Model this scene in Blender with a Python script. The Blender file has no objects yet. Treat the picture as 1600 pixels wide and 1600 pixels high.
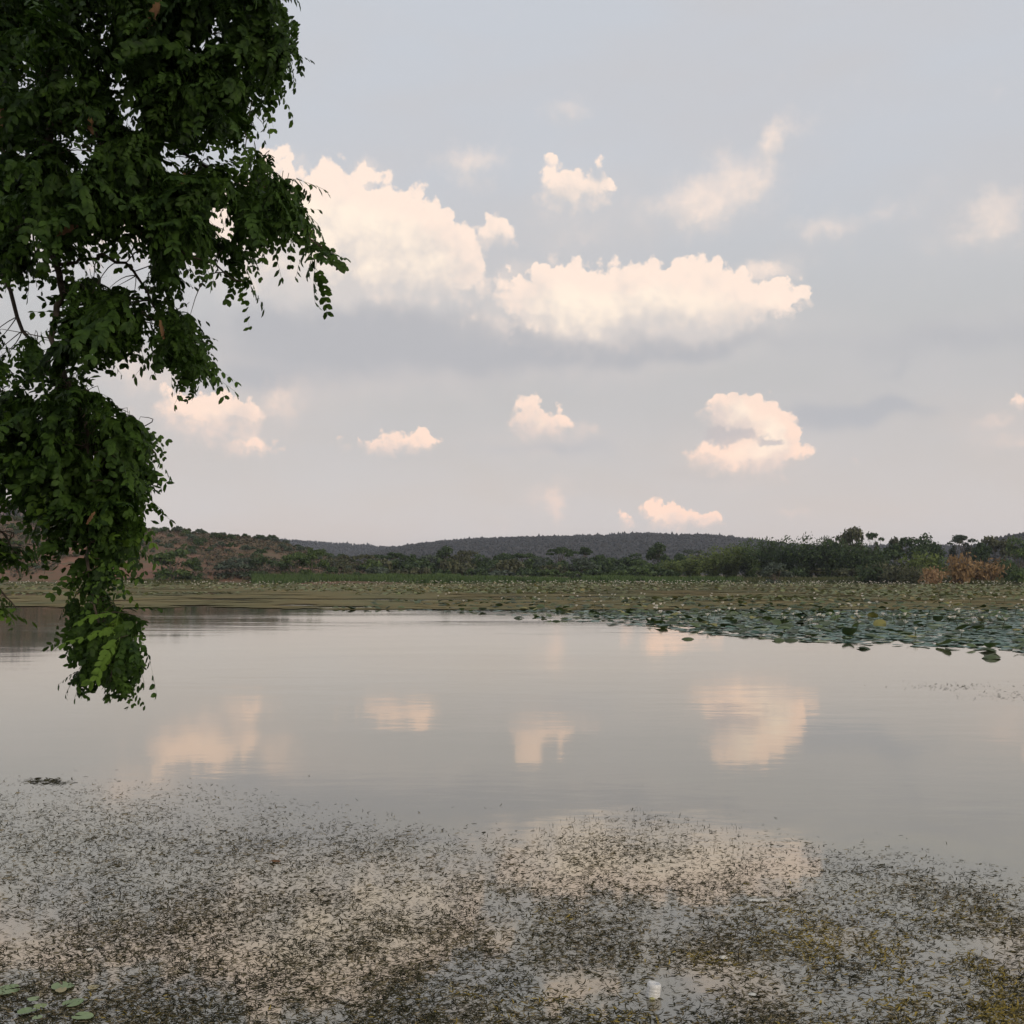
import bpy, bmesh, math, random
import numpy as np
from mathutils import Vector, Matrix, Euler, noise as mnoise

scene = bpy.context.scene
COL = scene.collection
R = math.radians

# ------------------------------------------------------------------ camera
CAM_H = 2.0
TILT = R(3.58)
cam_data = bpy.data.cameras.new('camera')
cam_data.sensor_width = 36.0
cam_data.lens = 36.0
cam_data.clip_start = 0.05
cam_data.clip_end = 20000.0
camera = bpy.data.objects.new('camera', cam_data)
camera.location = (0, 0, CAM_H)
camera.rotation_euler = (R(90) + TILT, 0, 0)
COL.objects.link(camera)
scene.camera = camera

# ------------------------------------------------------------------ render / colour
vs = scene.view_settings
vs.view_transform = 'Standard'
vs.look = 'None'
vs.exposure = 0.08
vs.gamma = 1.0
vs.use_curve_mapping = False
scene.render.engine = 'CYCLES'
scene.cycles.max_bounces = 8
scene.cycles.diffuse_bounces = 2
scene.cycles.glossy_bounces = 3
scene.cycles.transmission_bounces = 6
scene.cycles.volume_bounces = 0
scene.cycles.use_denoising = True
scene.cycles.use_adaptive_sampling = True
scene.cycles.adaptive_threshold = 0.014
scene.cycles.adaptive_min_samples = 16

SUN_EL, SUN_AZ = R(14), R(142)          # low sun behind the camera's right shoulder


# ------------------------------------------------------------------ node expression helper
class N:
    """wraps a socket or number so shader maths can be written as plain expressions"""
    tree = None

    def __init__(self, s):
        self.s = s

    @staticmethod
    def new(kind, **kw):
        n = N.tree.nodes.new(kind)
        for k, v in kw.items():
            setattr(n, k, v)
        return n

    @staticmethod
    def put(sock, v):
        if isinstance(v, N):
            v = v.s
        if isinstance(v, bpy.types.NodeSocket):
            N.tree.links.new(v, sock)
        else:
            if hasattr(sock.default_value, '__len__'):
                if not hasattr(v, '__len__'):
                    v = (v,) * len(sock.default_value)
                v = tuple(v)
                if len(sock.default_value) == 4 and len(v) == 3:
                    v = v + (1.0,)
            sock.default_value = v

    @staticmethod
    def m(op, *a, clamp=False):
        n = N.new('ShaderNodeMath', operation=op, use_clamp=clamp)
        for i, v in enumerate(a):
            N.put(n.inputs[i], v)
        return N(n.outputs[0])

    @staticmethod
    def v(op, *a, out=0):
        n = N.new('ShaderNodeVectorMath', operation=op)
        for i, x in enumerate(a):
            N.put(n.inputs[i], x)
        return N(n.outputs[out])

    def __add__(self, o): return N.m('ADD', self, o)
    __radd__ = __add__
    def __sub__(self, o): return N.m('SUBTRACT', self, o)
    def __rsub__(self, o): return N.m('SUBTRACT', o, self)
    def __mul__(self, o): return N.m('MULTIPLY', self, o)
    __rmul__ = __mul__
    def __truediv__(self, o): return N.m('DIVIDE', self, o)
    def __pow__(self, o): return N.m('POWER', self, o)

    @staticmethod
    def smooth(x, a, b, lo=0.0, hi=1.0):
        n = N.new('ShaderNodeMapRange', interpolation_type='SMOOTHSTEP')
        for i, v in enumerate((x, a, b, lo, hi)):
            N.put(n.inputs[i], v)
        return N(n.outputs[0])

    @staticmethod
    def lin(x, a, b, lo=0.0, hi=1.0):
        n = N.new('ShaderNodeMapRange')
        n.clamp = True
        for i, v in enumerate((x, a, b, lo, hi)):
            N.put(n.inputs[i], v)
        return N(n.outputs[0])

    @staticmethod
    def mix(f, a, b, blend='MIX'):
        n = N.new('ShaderNodeMix', data_type='RGBA', blend_type=blend)
        N.put(n.inputs[0], f); N.put(n.inputs[6], a); N.put(n.inputs[7], b)
        return N(n.outputs[2])

    @staticmethod
    def noise(vec, scale, detail=4, rough=0.55, dist=0.0, dims='3D', out=0, lac=2.0):
        n = N.new('ShaderNodeTexNoise', noise_dimensions=dims)
        N.put(n.inputs['Vector'], vec)
        n.inputs['Scale'].default_value = scale
        n.inputs['Detail'].default_value = detail
        n.inputs['Roughness'].default_value = rough
        n.inputs['Lacunarity'].default_value = lac
        n.inputs['Distortion'].default_value = dist
        return N(n.outputs[out])

    @staticmethod
    def voronoi(vec, scale, detail=2, rough=0.5, dims='2D', feature='F1', smooth=0.4):
        n = N.new('ShaderNodeTexVoronoi', voronoi_dimensions=dims, feature=feature)
        N.put(n.inputs['Vector'], vec)
        n.inputs['Scale'].default_value = scale
        n.inputs['Detail'].default_value = detail
        n.inputs['Roughness'].default_value = rough
        if feature == 'SMOOTH_F1':
            n.inputs['Smoothness'].default_value = smooth
        return N(n.outputs['Distance'])

    @staticmethod
    def comb(x, y, z=0.0):
        n = N.new('ShaderNodeCombineXYZ')
        for i, v in enumerate((x, y, z)):
            N.put(n.inputs[i], v)
        return N(n.outputs[0])

    @staticmethod
    def sep(v):
        n = N.new('ShaderNodeSeparateXYZ')
        N.put(n.inputs[0], v)
        return [N(o) for o in n.outputs]


# ------------------------------------------------------------------ world: thin evening veil over a Nishita sky, cumulus to the west
def srgb(r, g, b):
    f = lambda c: (c / 255 / 12.92) if c / 255 <= 0.04045 else ((c / 255 + 0.055) / 1.055) ** 2.4
    return (f(r), f(g), f(b))


def dir_deg(px, py):
    """azimuth / elevation in degrees of a direction seen at (px, py) of the 1600 px frame"""
    a = math.radians(3.58)
    x, y = (px - 800) / 1600, (800 - py) / 1600
    yy = math.cos(a) - y * math.sin(a)
    zz = math.sin(a) + y * math.cos(a)
    n = math.sqrt(x * x + yy * yy + zz * zz)
    return math.degrees(math.atan2(x, yy)), math.degrees(math.asin(zz / n))


# cumulus puffs: x, y, rx, ry, weight
PUFFS = [
    # large bank on the left
    (440, 350, 70, 62, .80), (505, 345, 62, 56, .85), (572, 360, 66, 58, .85), (640, 375, 56, 56, .80),
    (700, 415, 48, 48, .72), (545, 430, 120, 52, .62), (640, 440, 85, 42, .56), (470, 440, 90, 50, .55), (572, 285, 22, 36, .42), (545, 300, 30, 24, .35),
    (777, 362, 25, 23, .85), (765, 440, 50, 40, .22), (812, 420, 30, 24, .24),
    (330, 380, 90, 60, .55), (160, 350, 110, 60, .5), (20, 370, 100, 60, .55), (-110, 390, 100, 60, .6),
    # long central bank
    (760, 512, 90, 30, .40), (835, 478, 50, 40, .74), (880, 470, 52, 42, .78), (925, 485, 54, 46, .76), (880, 520, 110, 36, .50), (970, 492, 54, 46, .66),
    (1022, 462, 36, 34, .85), (1095, 458, 50, 44, .82), (1130, 500, 74, 40, .62), (1050, 505, 64, 40, .50), (960, 530, 120, 26, .42),
    (1185, 476, 46, 30, .70), (1232, 464, 24, 22, .80), (868, 412, 12, 14, .40), (1180, 505, 60, 26, .40), (1185, 425, 50, 14, .30),
    # small ones above
    (866, 298, 34, 24, .80), (902, 316, 34, 28, .58), (934, 268, 15, 24, .66), (862, 250, 14, 13, .70), (944, 303, 24, 14, .58),
    (880, 350, 46, 30, .34),
    (738, 256, 50, 28, .45), (890, 178, 38, 18, .36),
    (1050, 335, 80, 42, .34), (1120, 316, 76, 40, .32), (1150, 255, 40, 30, .26), (1180, 292, 24, 24, .42), (1204, 224, 20, 34, .45),
    (1240, 205, 34, 22, .24),
    (432, 240, 24, 24, .50), (470, 262, 34, 24, .26),
    # lower row
    (826, 652, 27, 28, .92), (858, 668, 36, 22, .80), (902, 674, 40, 16, .36),
    (1130, 650, 30, 22, .95), (1150, 640, 28, 22, .9), (1182, 660, 28, 26, .9), (1218, 668, 19, 25, 1.0), (1130, 712, 50, 20, .62), (1180, 712, 60, 24, .80), (1212, 706, 24, 30, .80),
    (578, 698, 42, 14, .66), (636, 697, 38, 14, .66), (668, 688, 20, 12, .58),
    (300, 648, 80, 32, .88), (360, 645, 44, 26, .6), (440, 628, 34, 34, .44), (395, 706, 50, 17, .70), (200, 575, 90, 40, .40),
    (1030, 801, 21, 22, .90), (1062, 812, 36, 14, .72), (1097, 814, 26, 13, .72), (972, 810, 14, 15, .80), (865, 800, 16, 26, .36), (850, 780, 50, 30, .22),
    (1245, 803, 32, 12, .26),
    # thin milky cloud that joins the banks
    (600, 470, 220, 90, .34), (440, 540, 200, 70, .30), (820, 540, 260, 50, .30), (1080, 520, 200, 60, .30), (640, 580, 300, 50, .22), (520, 350, 160, 110, .30),
    (1100, 300, 150, 70, .20), (900, 310, 110, 80, .24), (860, 690, 110, 30, .26), (1170, 700, 120, 60, .26), (330, 640, 170, 70, .30), (1560, 660, 110, 50, .26), (1540, 360, 110, 70, .22),
    # right edge
    (1558, 330, 32, 30, .43), (1520, 375, 60, 22, .40), (1300, 360, 60, 26, .34), (1588, 640, 28, 18, .55), (1545, 660, 30, 11, .40),
    (1580, 692, 50, 14, .28), (1337, 722, 11, 9, .7), (1210, 420, 40, 12, .28), (1390, 330, 50, 18, .22),
]
# shaded undersides and unlit scraps: x, y, rx, ry, weight
SHADE = [
    (540, 500, 170, 30, .95), (600, 540, 280, 36, .55), (440, 570, 170, 40, .5), (770, 540, 130, 34, .55), (1020, 545, 170, 18, 1.0), (720, 590, 300, 44, .35),
    (860, 702, 90, 16, .62), (1150, 738, 100, 14, .4), (1315, 648, 75, 22, 1.15), (1385, 634, 40, 14, .5), (1500, 525, 130, 28, .75),
    (1440, 640, 40, 12, .5), (1410, 575, 18, 18, .4), (400, 600, 55, 16, .8), (640, 714, 90, 8, .3),
]
# unlit scraps that stand in front of a lit cloud
FRONT = [(1138, 680, 40, 14, 1.0), (1205, 691, 16, 6, .7)]


def build_world():
    w = bpy.data.worlds.new('World')
    scene.world = w
    w.use_nodes = True
    t = w.node_tree
    t.nodes.clear()
    N.tree = t
    tc = N.new('ShaderNodeTexCoord')
    d = N.v('NORMALIZE', N(tc.outputs['Generated']))
    x, y, z = N.sep(d)
    az = N.m('ARCTAN2', x, y) * 57.29578
    el = N.m('ARCSINE', z) * 57.29578
    P0 = N.comb(az, el)
    # swirl the lookup so no puff keeps a round outline; d keeps the noise seamless behind the viewer
    n1 = N.v('SUBTRACT', N.noise(d, 18, 1, 0.6, out=1), (.5, .5, .5))
    n2 = N.v('SUBTRACT', N.noise(d, 70, 3, 0.62, out=1), (.5, .5, .5))
    P = N.v('ADD', P0, N.v('ADD', N.v('MULTIPLY', n1, (1.1, 0.8, 0)), N.v('MULTIPLY', n2, (1.5, 1.3, 0))))
    Psh = N.v('ADD', P0, N.v('MULTIPLY', n1, (7.0, 2.0, 0)))
    wob = N.v('ADD', P0, N.v('MULTIPLY', n2, (.7, .7, 0)))
    b1 = N.voronoi(wob, 0.95, 1, 0.5, feature='SMOOTH_F1', smooth=.3)
    fb = N.noise(d, 34, 5, 0.62)
    fb2 = N.noise(N.v('ADD', d, (0, 0, .012)), 34, 2, 0.6)
    uneven = N.noise(N.v('MULTIPLY', d, (1, 1, 3.0)), 5.0, 2, 0.55)
    nish = N.new('ShaderNodeTexSky', sky_type='NISHITA')
    nish.sun_disc = False
    nish.sun_elevation = SUN_EL
    nish.sun_rotation = SUN_AZ
    nish.air_density = 1.0
    nish.dust_density = 3.0
    nish.ozone_density = 1.2
    K = 10.0                                                    # background strength is 0.1

    def c(r, g, b, k=1.0):
        q = srgb(r, g, b)
        return tuple(v * K * k for v in q)

    def pick(items, box, reach, pad):
        got = []
        for it in items:
            a, e = dir_deg(it[0], it[1])
            rx, ry = reach * it[2] / 27.9 + pad, reach * it[3] / 27.9 + pad
            if a + rx > box[0] and a - rx < box[1] and e + ry > box[2] and e - ry < box[3]:
                got.append(it)
        return got

    shared = {'P': P, 'Psh': Psh, 'el': el, 'az': az, 'd': d, 'b1': b1, 'fb': fb, 'fb2': fb2, 'lump': N.sep(n1)[0], 'sky': None}

    def clear_sky():
        veil = N.mix(N.smooth(el, 0.5, 13), c(203, 192, 186), c(194, 193, 193))
        veil = N.mix(N.smooth(el, 11, 24), veil, c(199, 203, 210))
        veil = N.mix(N.smooth(el, 28, 80), veil, c(190, 197, 209))
        veil = N.mix(N.lin(uneven, .35, .7, 0, .55), veil, c(201, 198, 199))
        return N.mix(0.95, N(nish.outputs[0]), veil)

    shared['sky'] = clear_sky()
    shared['top'] = N.mix(N.smooth(el, 2, 15), c(252, 217, 196), c(253, 232, 217))
    shared['base'] = N.mix(N.smooth(el, 2, 15), c(228, 206, 195), c(212, 206, 203))

    serial = [0]                              # keeps alike nodes of neighbouring patches apart, so each patch is evaluated alone

    def field(items, Pq, el):
        V = N.comb(N.m('MULTIPLY', el, 0.0), 0.0, 0.0)
        for (px, py, rx, ry, a) in items:
            cc = dir_deg(px + serial[0] * 0.01, py)
            grow = 1.16 if a > .45 else 1.0
            sx, sy = 27.9 / (rx * grow), 27.9 / (ry * grow)
            q = N.v('MULTIPLY_ADD', Pq, (sx, sy, 0), (-cc[0] * sx, -cc[1] * sy, 1.0))
            r2 = N.v('DOT_PRODUCT', q, q, out=1)
            wgt = N.m('MULTIPLY', N.m('POWER', math.exp(-0.9), r2), a * math.exp(0.9))
            sc = N.new('ShaderNodeVectorMath', operation='SCALE')
            N.put(sc.inputs[0], q)
            N.put(sc.inputs['Scale'], wgt)
            V = N.v('ADD', V, N(sc.outputs[0]))
        vx, vy, vz = N.sep(V)
        return vz, N.m('MULTIPLY_ADD', vx, 0.22, vy * 0.97)

    def patch(box):
        """sky inside one azimuth/elevation box; None: everywhere outside the part in view"""
        outer = N.tree
        serial[0] += 1
        g = bpy.data.node_groups.new('sky_patch', 'ShaderNodeTree')
        for k in shared:
            kind = 'NodeSocketVector' if k in ('P', 'Psh', 'd') else 'NodeSocketColor' if k in ('sky', 'top', 'base') else 'NodeSocketFloat'
            g.interface.new_socket(k, in_out='INPUT', socket_type=kind)
        g.interface.new_socket('shader', in_out='OUTPUT', socket_type='NodeSocketShader')
        N.tree = g
        gi = N.new('NodeGroupInput')
        P, Psh, el, az, d, b1, fb, fb2, lump, sky, top, base = [N(gi.outputs[k]) for k in shared]
        if box:
            D, L = field([q for q in pick(PUFFS, box, 2.3, 1.2) if q[4] > .45], P, el)
            W, LW = field([q for q in pick(PUFFS, box, 2.3, 1.2) if q[4] <= .45 and q[2] <= 100], P, el)
            MK, _ = field([q for q in pick(PUFFS, box, 2.3, 1.2) if q[4] <= .45 and q[2] > 100], P, el)
            S, _ = field(pick(SHADE, box, 2.0, 2.5), Psh, el)
        else:
            outside = N.m('MAXIMUM', N.smooth(N.m('ABSOLUTE', az), 33, 44), N.smooth(el, 35, 45))
            more = N.smooth(N.noise(N.v('MULTIPLY', d, (1, 1, 1.8)), 5.0, 4, 0.55), .50, .72) * outside * N.smooth(el, 1, 8)
            D = more * 0.9
            L = more * 0.25
            S = more * 0.0
            W, LW, MK = S, S, S
        den = D + (0.40 - b1) * 0.52 + (fb - 0.5) * 0.95
        height = (L + LW) / N.m('MAXIMUM', D + W, 0.12)                      # -1 base ... +1 crown
        edge = N.smooth(height, -0.6, 0.55, 1.2, 0.21)           # crisp crowns, soft bases
        lo = N.lin(height, -.5, .5, .16, .27)
        alpha = N.smooth(den, lo, lo + edge) * N.smooth(D, 0.06, 0.22)
        wisp = N.smooth(W + (fb - .5) * .42 + (.4 - b1) * .10 + lump * .25, .02, .75) * 0.85
        alpha = N.m('MAXIMUM', alpha, wisp)
        lit = N.lin(height, -1.0, 0.60) + (fb - fb2) * .55 + (.40 - b1) * .22 + (fb - .5) * .1 + lump * 1.1 - .02
        lit = N.smooth(lit, 0.10, 0.95)
        shade_a = N.smooth(S + (fb - .5) * .5, .08, 1.2) * 0.80
        sky = N.mix(N.smooth(MK + lump * .15, 0.0, .75) * .78, sky, base)
        sky = N.mix(shade_a, sky, c(180, 181, 186))
        cloud = N.mix(lit, base, top)
        hot = N.m('MULTIPLY', N.smooth(D, 1.0, 1.9), lit)
        cloud = N.mix(hot * .5, cloud, c(255, 243, 222, 1.05))
        out = N.mix(alpha * N.lin(D + W, .15, .6, .8, 1.0), sky, cloud)
        out = N.mix(N.smooth(S + (fb - .5) * .4 + lump * .3, .35, 1.3) * N.smooth(lit, .75, .1) * .6, out, c(182, 182, 186))     # grey undersides in front of lit cloud
        if box:
            fr = pick(FRONT, box, 2.4, 1.6)
            if fr:
                F, _ = field(fr, P, el)
                fa = N.smooth(F + (fb - .5) * .5 + (0.40 - b1) * .25, .25, .70)
                out = N.mix(fa * .8, out, c(194, 187, 187))
        out = N.mix(N.smooth(el, 0.0, 5.0, 0.30, 0.0), out, c(204, 194, 189))   # low air veils the horizon clouds
        out = N.v('SCALE', out)
        out.s.node.inputs['Scale'].default_value = 1.0
        N.put(out.s.node.inputs['Scale'], N.smooth(el, -1.0, 11.0, 1.21, 1.0))
        bg = N.new('ShaderNodeBackground')
        N.put(bg.inputs[0], out)
        bg.inputs[1].default_value = 0.1
        go = N.new('NodeGroupOutput')
        g.links.new(bg.outputs[0], go.inputs[0])
        N.tree = outer
        gn = N.new('ShaderNodeGroup')
        gn.node_tree = g
        for k, v in shared.items():
            N.put(gn.inputs[k], v)
        return gn.outputs[0]

    def split(cond, a, b):
        n = N.new('ShaderNodeMixShader')
        N.put(n.inputs[0], cond)
        t.links.new(a, n.inputs[1])
        t.links.new(b, n.inputs[2])
        return n.outputs[0]

    gt = lambda v, k: N.m('GREATER_THAN', v, k)
    bands = []
    for e0, e1, cuts in ((-2, 6.5, (-5, 5)), (6.5, 10.5, (-5, 5)), (10.5, 16, (-8, 0, 8)), (16, 22, (-8, 1, 8)), (22, 40, (0,))):
        edges = [-45] + list(cuts) + [45]
        row = patch((edges[0], edges[1], e0, e1))
        for i, k in enumerate(cuts):
            row = split(gt(az, k), row, patch((edges[i + 1], edges[i + 2], e0, e1)))
        bands.append((e0, row))
    front = bands[0][1]
    for e0, row in bands[1:]:
        front = split(gt(el, e0), front, row)
    inside = gt(38, N.m('ABSOLUTE', az)) * gt(40, el)
    final = split(inside, patch(None), front)
    o = N.new('ShaderNodeOutputWorld')
    t.links.new(final, o.inputs[0])
    w.cycles.sampling_method = 'NONE'


build_world()

sun_data = bpy.data.lights.new('sun', 'SUN')
sun_data.energy = 1.5
sun_data.angle = R(12)
sun_data.color = (1.0, 0.86, 0.70)
sun = bpy.data.objects.new('sun', sun_data)
sun_dir = Vector((math.sin(SUN_AZ) * math.cos(SUN_EL), math.cos(SUN_AZ) * math.cos(SUN_EL), math.sin(SUN_EL)))
sun.rotation_euler = (-sun_dir).to_track_quat('-Z', 'Y').to_euler()
sun.location = (20, -20, 30)
COL.objects.link(sun)


# ------------------------------------------------------------------ materials
def material(name):
    m = bpy.data.materials.new(name)
    m.use_nodes = True
    m.node_tree.nodes.clear()
    N.tree = m.node_tree
    return m


def finish(m, shader, vol=False):
    o = N.new('ShaderNodeOutputMaterial')
    m.node_tree.links.new(shader, o.inputs['Volume' if vol else 'Surface'])
    return m


def position():
    return N(N.new('ShaderNodeNewGeometry').outputs['Position'])


def island():
    return N(N.new('ShaderNodeNewGeometry').outputs['Random Per Island'])


def principled(color, rough=0.7, spec=0.3, normal=None, **kw):
    b = N.new('ShaderNodeBsdfPrincipled')
    N.put(b.inputs['Base Color'], color)
    N.put(b.inputs['Roughness'], rough)
    N.put(b.inputs['Specular IOR Level'], spec)
    if normal:
        N.put(b.inputs['Normal'], normal)
    for k, v in kw.items():
        N.put(b.inputs[k], v)
    return b.outputs[0]


def bump_of(height, strength=0.5, dist=0.02):
    b = N.new('ShaderNodeBump')
    b.inputs['Strength'].default_value = strength
    b.inputs['Distance'].default_value = dist
    N.put(b.inputs['Height'], height)
    return N(b.outputs[0])


def water_material():
    m = material('lake_water')
    p = position()
    # wind ripples: fine, slightly stretched along the shore, over a slow swell; calm lanes between them
    fine = N.noise(N.v('MULTIPLY', p, (2.2, 5.0, 1)), 1.0, 3, 0.5)
    swell = N.noise(N.v('MULTIPLY', p, (0.25, 0.7, 1)), 1.0, 2, 0.5)
    lanes = N.smooth(N.noise(N.v('MULTIPLY', p, (0.02, 0.09, 1)), 1.0, 3, 0.5), .36, .64, .12, 1.0)
    far = N.smooth(N.sep(p)[1], 14, 55, 1.0, 2.6)
    bump = bump_of((fine * 0.0015 + swell * 0.0062) * lanes * far, 1.0, 1.0)
    fr = N.new('ShaderNodeFresnel')
    fr.inputs[0].default_value = 1.333
    N.put(fr.inputs['Normal'], bump)
    fac = N.m('POWER', N(fr.outputs[0]), 0.50, clamp=True)
    gl = N.new('ShaderNodeBsdfGlossy')
    gl.inputs['Roughness'].default_value = 0.045
    gl.inputs['Color'].default_value = (0.985, 0.957, 0.890, 1)
    N.put(gl.inputs['Normal'], bump)
    df = N.new('ShaderNodeBsdfDiffuse')
    murk = N.noise(p, 0.35, 4, 0.55)
    # sunken weed shows brown through the shallows near the bank
    sunk = N.smooth(N.sep(p)[1], 10.5, 7.0) * N.smooth(N.noise(p, 1.6, 5, .6), .36, .62)
    body = N.mix(murk, (0.064, 0.060, 0.046), (0.102, 0.094, 0.072))
    N.put(df.inputs[0], N.mix(sunk * .8, body, (0.150, 0.128, 0.072)))
    mx = N.new('ShaderNodeMixShader')
    N.put(mx.inputs[0], fac)
    m.node_tree.links.new(df.outputs[0], mx.inputs[1])
    m.node_tree.links.new(gl.outputs[0], mx.inputs[2])
    return finish(m, mx.outputs[0])


def foliage(name, dark, light, trans=0.25, rough=0.6, odd=None, spec=0.25, mottle=0.0):
    """leaf stuff: every leaf its own tone, some light passing through"""
    m = material(name)
    r = island()
    r0 = r
    patch = N.noise(position(), 0.35, 2, 0.5)
    if mottle:
        r = N.m('FRACT', r + N.noise(position(), mottle, 2, .7) * 1.6)
    col = N.mix(N.smooth(r * 0.65 + patch * 0.5, 0.2, 0.95), dark, light)
    if odd:
        col = N.mix(N.m('GREATER_THAN', N.m('FRACT', r0 * 17.3), odd[1]) * .85, col, odd[0])
    a = principled(col, rough, spec)
    tl = N.new('ShaderNodeBsdfTranslucent')
    N.put(tl.inputs[0], N.mix(0.5, col, light))
    mx = N.new('ShaderNodeMixShader')
    mx.inputs[0].default_value = trans
    m.node_tree.links.new(a, mx.inputs[1])
    m.node_tree.links.new(tl.outputs[0], mx.inputs[2])
    return finish(m, mx.outputs[0])


def earth_material(name, c1, c2, c3, scale=0.05):
    m = material(name)
    p = position()
    a = N.noise(p, scale, 6, 0.6)
    b = N.noise(p, scale * 9, 4, 0.6)
    col = N.mix(N.smooth(a, .35, .65), c1, c2)
    col = N.mix(N.smooth(b, .48, .70), col, c3)
    return finish(m, principled(col, 0.95, 0.1, bump_of(b, 0.6, 1.0 / (scale * 60))))


def plain(name, c1, c2, scale, rough=0.8, spec=0.3, stretch=(1, 1, 1), bump=0.0, **kw):
    m = material(name)
    n = N.noise(N.v('MULTIPLY', position(), stretch), scale, 4, 0.6)
    col = N.mix(N.smooth(n, .3, .7), c1, c2)
    return finish(m, principled(col, rough, spec, bump_of(n, bump, 0.01) if bump else None, **kw))


# ------------------------------------------------------------------ mesh helpers
def link(o, parent=None, **props):
    COL.objects.link(o)
    o.parent = parent
    for k, v in props.items():
        o[k] = v
    return o


def make_mesh(name, verts, faces, mat=None, smooth=False):
    """verts (n,3), faces (m,k) with one k"""
    verts = np.asarray(verts, dtype=np.float32)
    faces = np.asarray(faces, dtype=np.int32)
    me = bpy.data.meshes.new(name)
    k = faces.shape[1]
    me.vertices.add(len(verts))
    me.vertices.foreach_set('co', verts.ravel())
    me.loops.add(faces.size)
    me.loops.foreach_set('vertex_index', faces.ravel())
    me.polygons.add(len(faces))
    me.polygons.foreach_set('loop_start', np.arange(0, faces.size, k, dtype=np.int32))
    me.update(calc_edges=True)
    if smooth:
        me.polygons.foreach_set('use_smooth', np.ones(len(faces), dtype=bool))
    if mat:
        me.materials.append(mat)
    return me


def mesh_obj(name, verts, faces, mat, parent=None, smooth=False, **props):
    return link(bpy.data.objects.new(name, make_mesh(name, verts, faces, mat, smooth)), parent, **props)


def empty(name, loc=(0, 0, 0), **props):
    o = bpy.data.objects.new(name, None)
    o.location = loc
    o.empty_display_size = 0.3
    return link(o, None, **props)


def rot_z(a):
    c, s, o = np.cos(a), np.sin(a), np.zeros_like(a)
    return np.stack([np.stack([c, -s, o], -1), np.stack([s, c, o], -1), np.stack([o, o, o + 1], -1)], -2)


def rot_x(a):
    c, s, o = np.cos(a), np.sin(a), np.zeros_like(a)
    return np.stack([np.stack([o + 1, o, o], -1), np.stack([o, c, -s], -1), np.stack([o, s, c], -1)], -2)


def rot_y(a):
    c, s, o = np.cos(a), np.sin(a), np.zeros_like(a)
    return np.stack([np.stack([c, o, s], -1), np.stack([o, o + 1, o], -1), np.stack([-s, o, c], -1)], -2)


def scatter(tv, tf, pos, rot, scale):
    """copies of a template: tv (n,3), tf (m,k), pos (K,3), rot (K,3,3), scale (K,) or (K,3)"""
    tv = np.asarray(tv, float)
    tf = np.asarray(tf)
    scale = np.asarray(scale, float)
    if scale.ndim == 1:
        scale = scale[:, None]
    v = tv[None] * scale[:, None, :]
    v = np.einsum('kij,knj->kni', rot, v) + pos[:, None, :]
    f = tf[None] + (np.arange(len(pos)) * len(tv))[:, None, None]
    return v.reshape(-1, 3), f.reshape(-1, tf.shape[1])


def merge(parts):
    vs_, fs_, o = [], [], 0
    for v, f in parts:
        v = np.asarray(v, float)
        f = np.asarray(f)
        vs_.append(v)
        fs_.append(f + o)
        o += len(v)
    return np.concatenate(vs_), np.concatenate(fs_)


def tube(pts, radii, sides=6):
    """quad tube along a polyline"""
    pts = [Vector(p) for p in pts]
    v, f = [], []
    for i, p in enumerate(pts):
        d = (pts[min(i + 1, len(pts) - 1)] - pts[max(i - 1, 0)]).normalized()
        a = d.orthogonal().normalized() if i == 0 else (a - d * a.dot(d)).normalized()
        b = d.cross(a)
        for k in range(sides):
            t = 2 * math.pi * k / sides
            v.append(p + (a * math.cos(t) + b * math.sin(t)) * radii[i])
    for i in range(len(pts) - 1):
        for k in range(sides):
            k2 = (k + 1) % sides
            f.append((i * sides + k, i * sides + k2, (i + 1) * sides + k2, (i + 1) * sides + k))
    n = len(v)
    v.append(pts[-1])
    for k in range(sides):
        f.append(((len(pts) - 1) * sides + k, (len(pts) - 1) * sides + (k + 1) % sides, n, n))
    f = [q if q[2] != q[3] else (q[0], q[1], q[2], q[0]) for q in f]
    return np.array([tuple(p) for p in v]), np.array([q if len(set(q)) == 4 else q for q in f])


def tube_open(pts, radii, sides=5):
    v, f = tube(pts, radii, sides)
    keep = np.array([len(set(q)) == 4 for q in f.tolist()])
    return v[:-1], f[keep]


def at(px, py, y):
    """the point at forward distance y that stands in the direction (px, py) of the photograph"""
    x, u = (px - 800) / 1600, (800 - py) / 1600
    d = (x, math.cos(TILT) - u * math.sin(TILT), math.sin(TILT) + u * math.cos(TILT))
    k = y / d[1]
    return Vector((d[0] * k, y, CAM_H + d[2] * k))


def on_water(px, py):
    x, u = (px - 800) / 1600, (800 - py) / 1600
    d = (x, math.cos(TILT) - u * math.sin(TILT), math.sin(TILT) + u * math.cos(TILT))
    k = -CAM_H / d[2]
    return Vector((d[0] * k, d[1] * k, 0))


rng = np.random.default_rng(7)
random.seed(7)


def sstep(a, b, x):
    t = np.clip((x - a) / (b - a), 0, 1)
    return t * t * (3 - 2 * t)


def vnoise(x, y, seed=0):
    """cheap smooth value noise, vectorised"""
    xi, yi = np.floor(x).astype(np.int64), np.floor(y).astype(np.int64)
    xf, yf = x - xi, y - yi
    xf, yf = xf * xf * (3 - 2 * xf), yf * yf * (3 - 2 * yf)

    def h(a, b):
        n = (a * 374761393 + b * 668265263 + seed * 974711) & 0x7fffffff
        n = ((n ^ (n >> 13)) * 1274126177) & 0x7fffffff
        return ((n ^ (n >> 16)) & 0xffff) / 65535.0
    return (h(xi, yi) * (1 - xf) + h(xi + 1, yi) * xf) * (1 - yf) + (h(xi, yi + 1) * (1 - xf) + h(xi + 1, yi + 1) * xf) * yf


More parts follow.
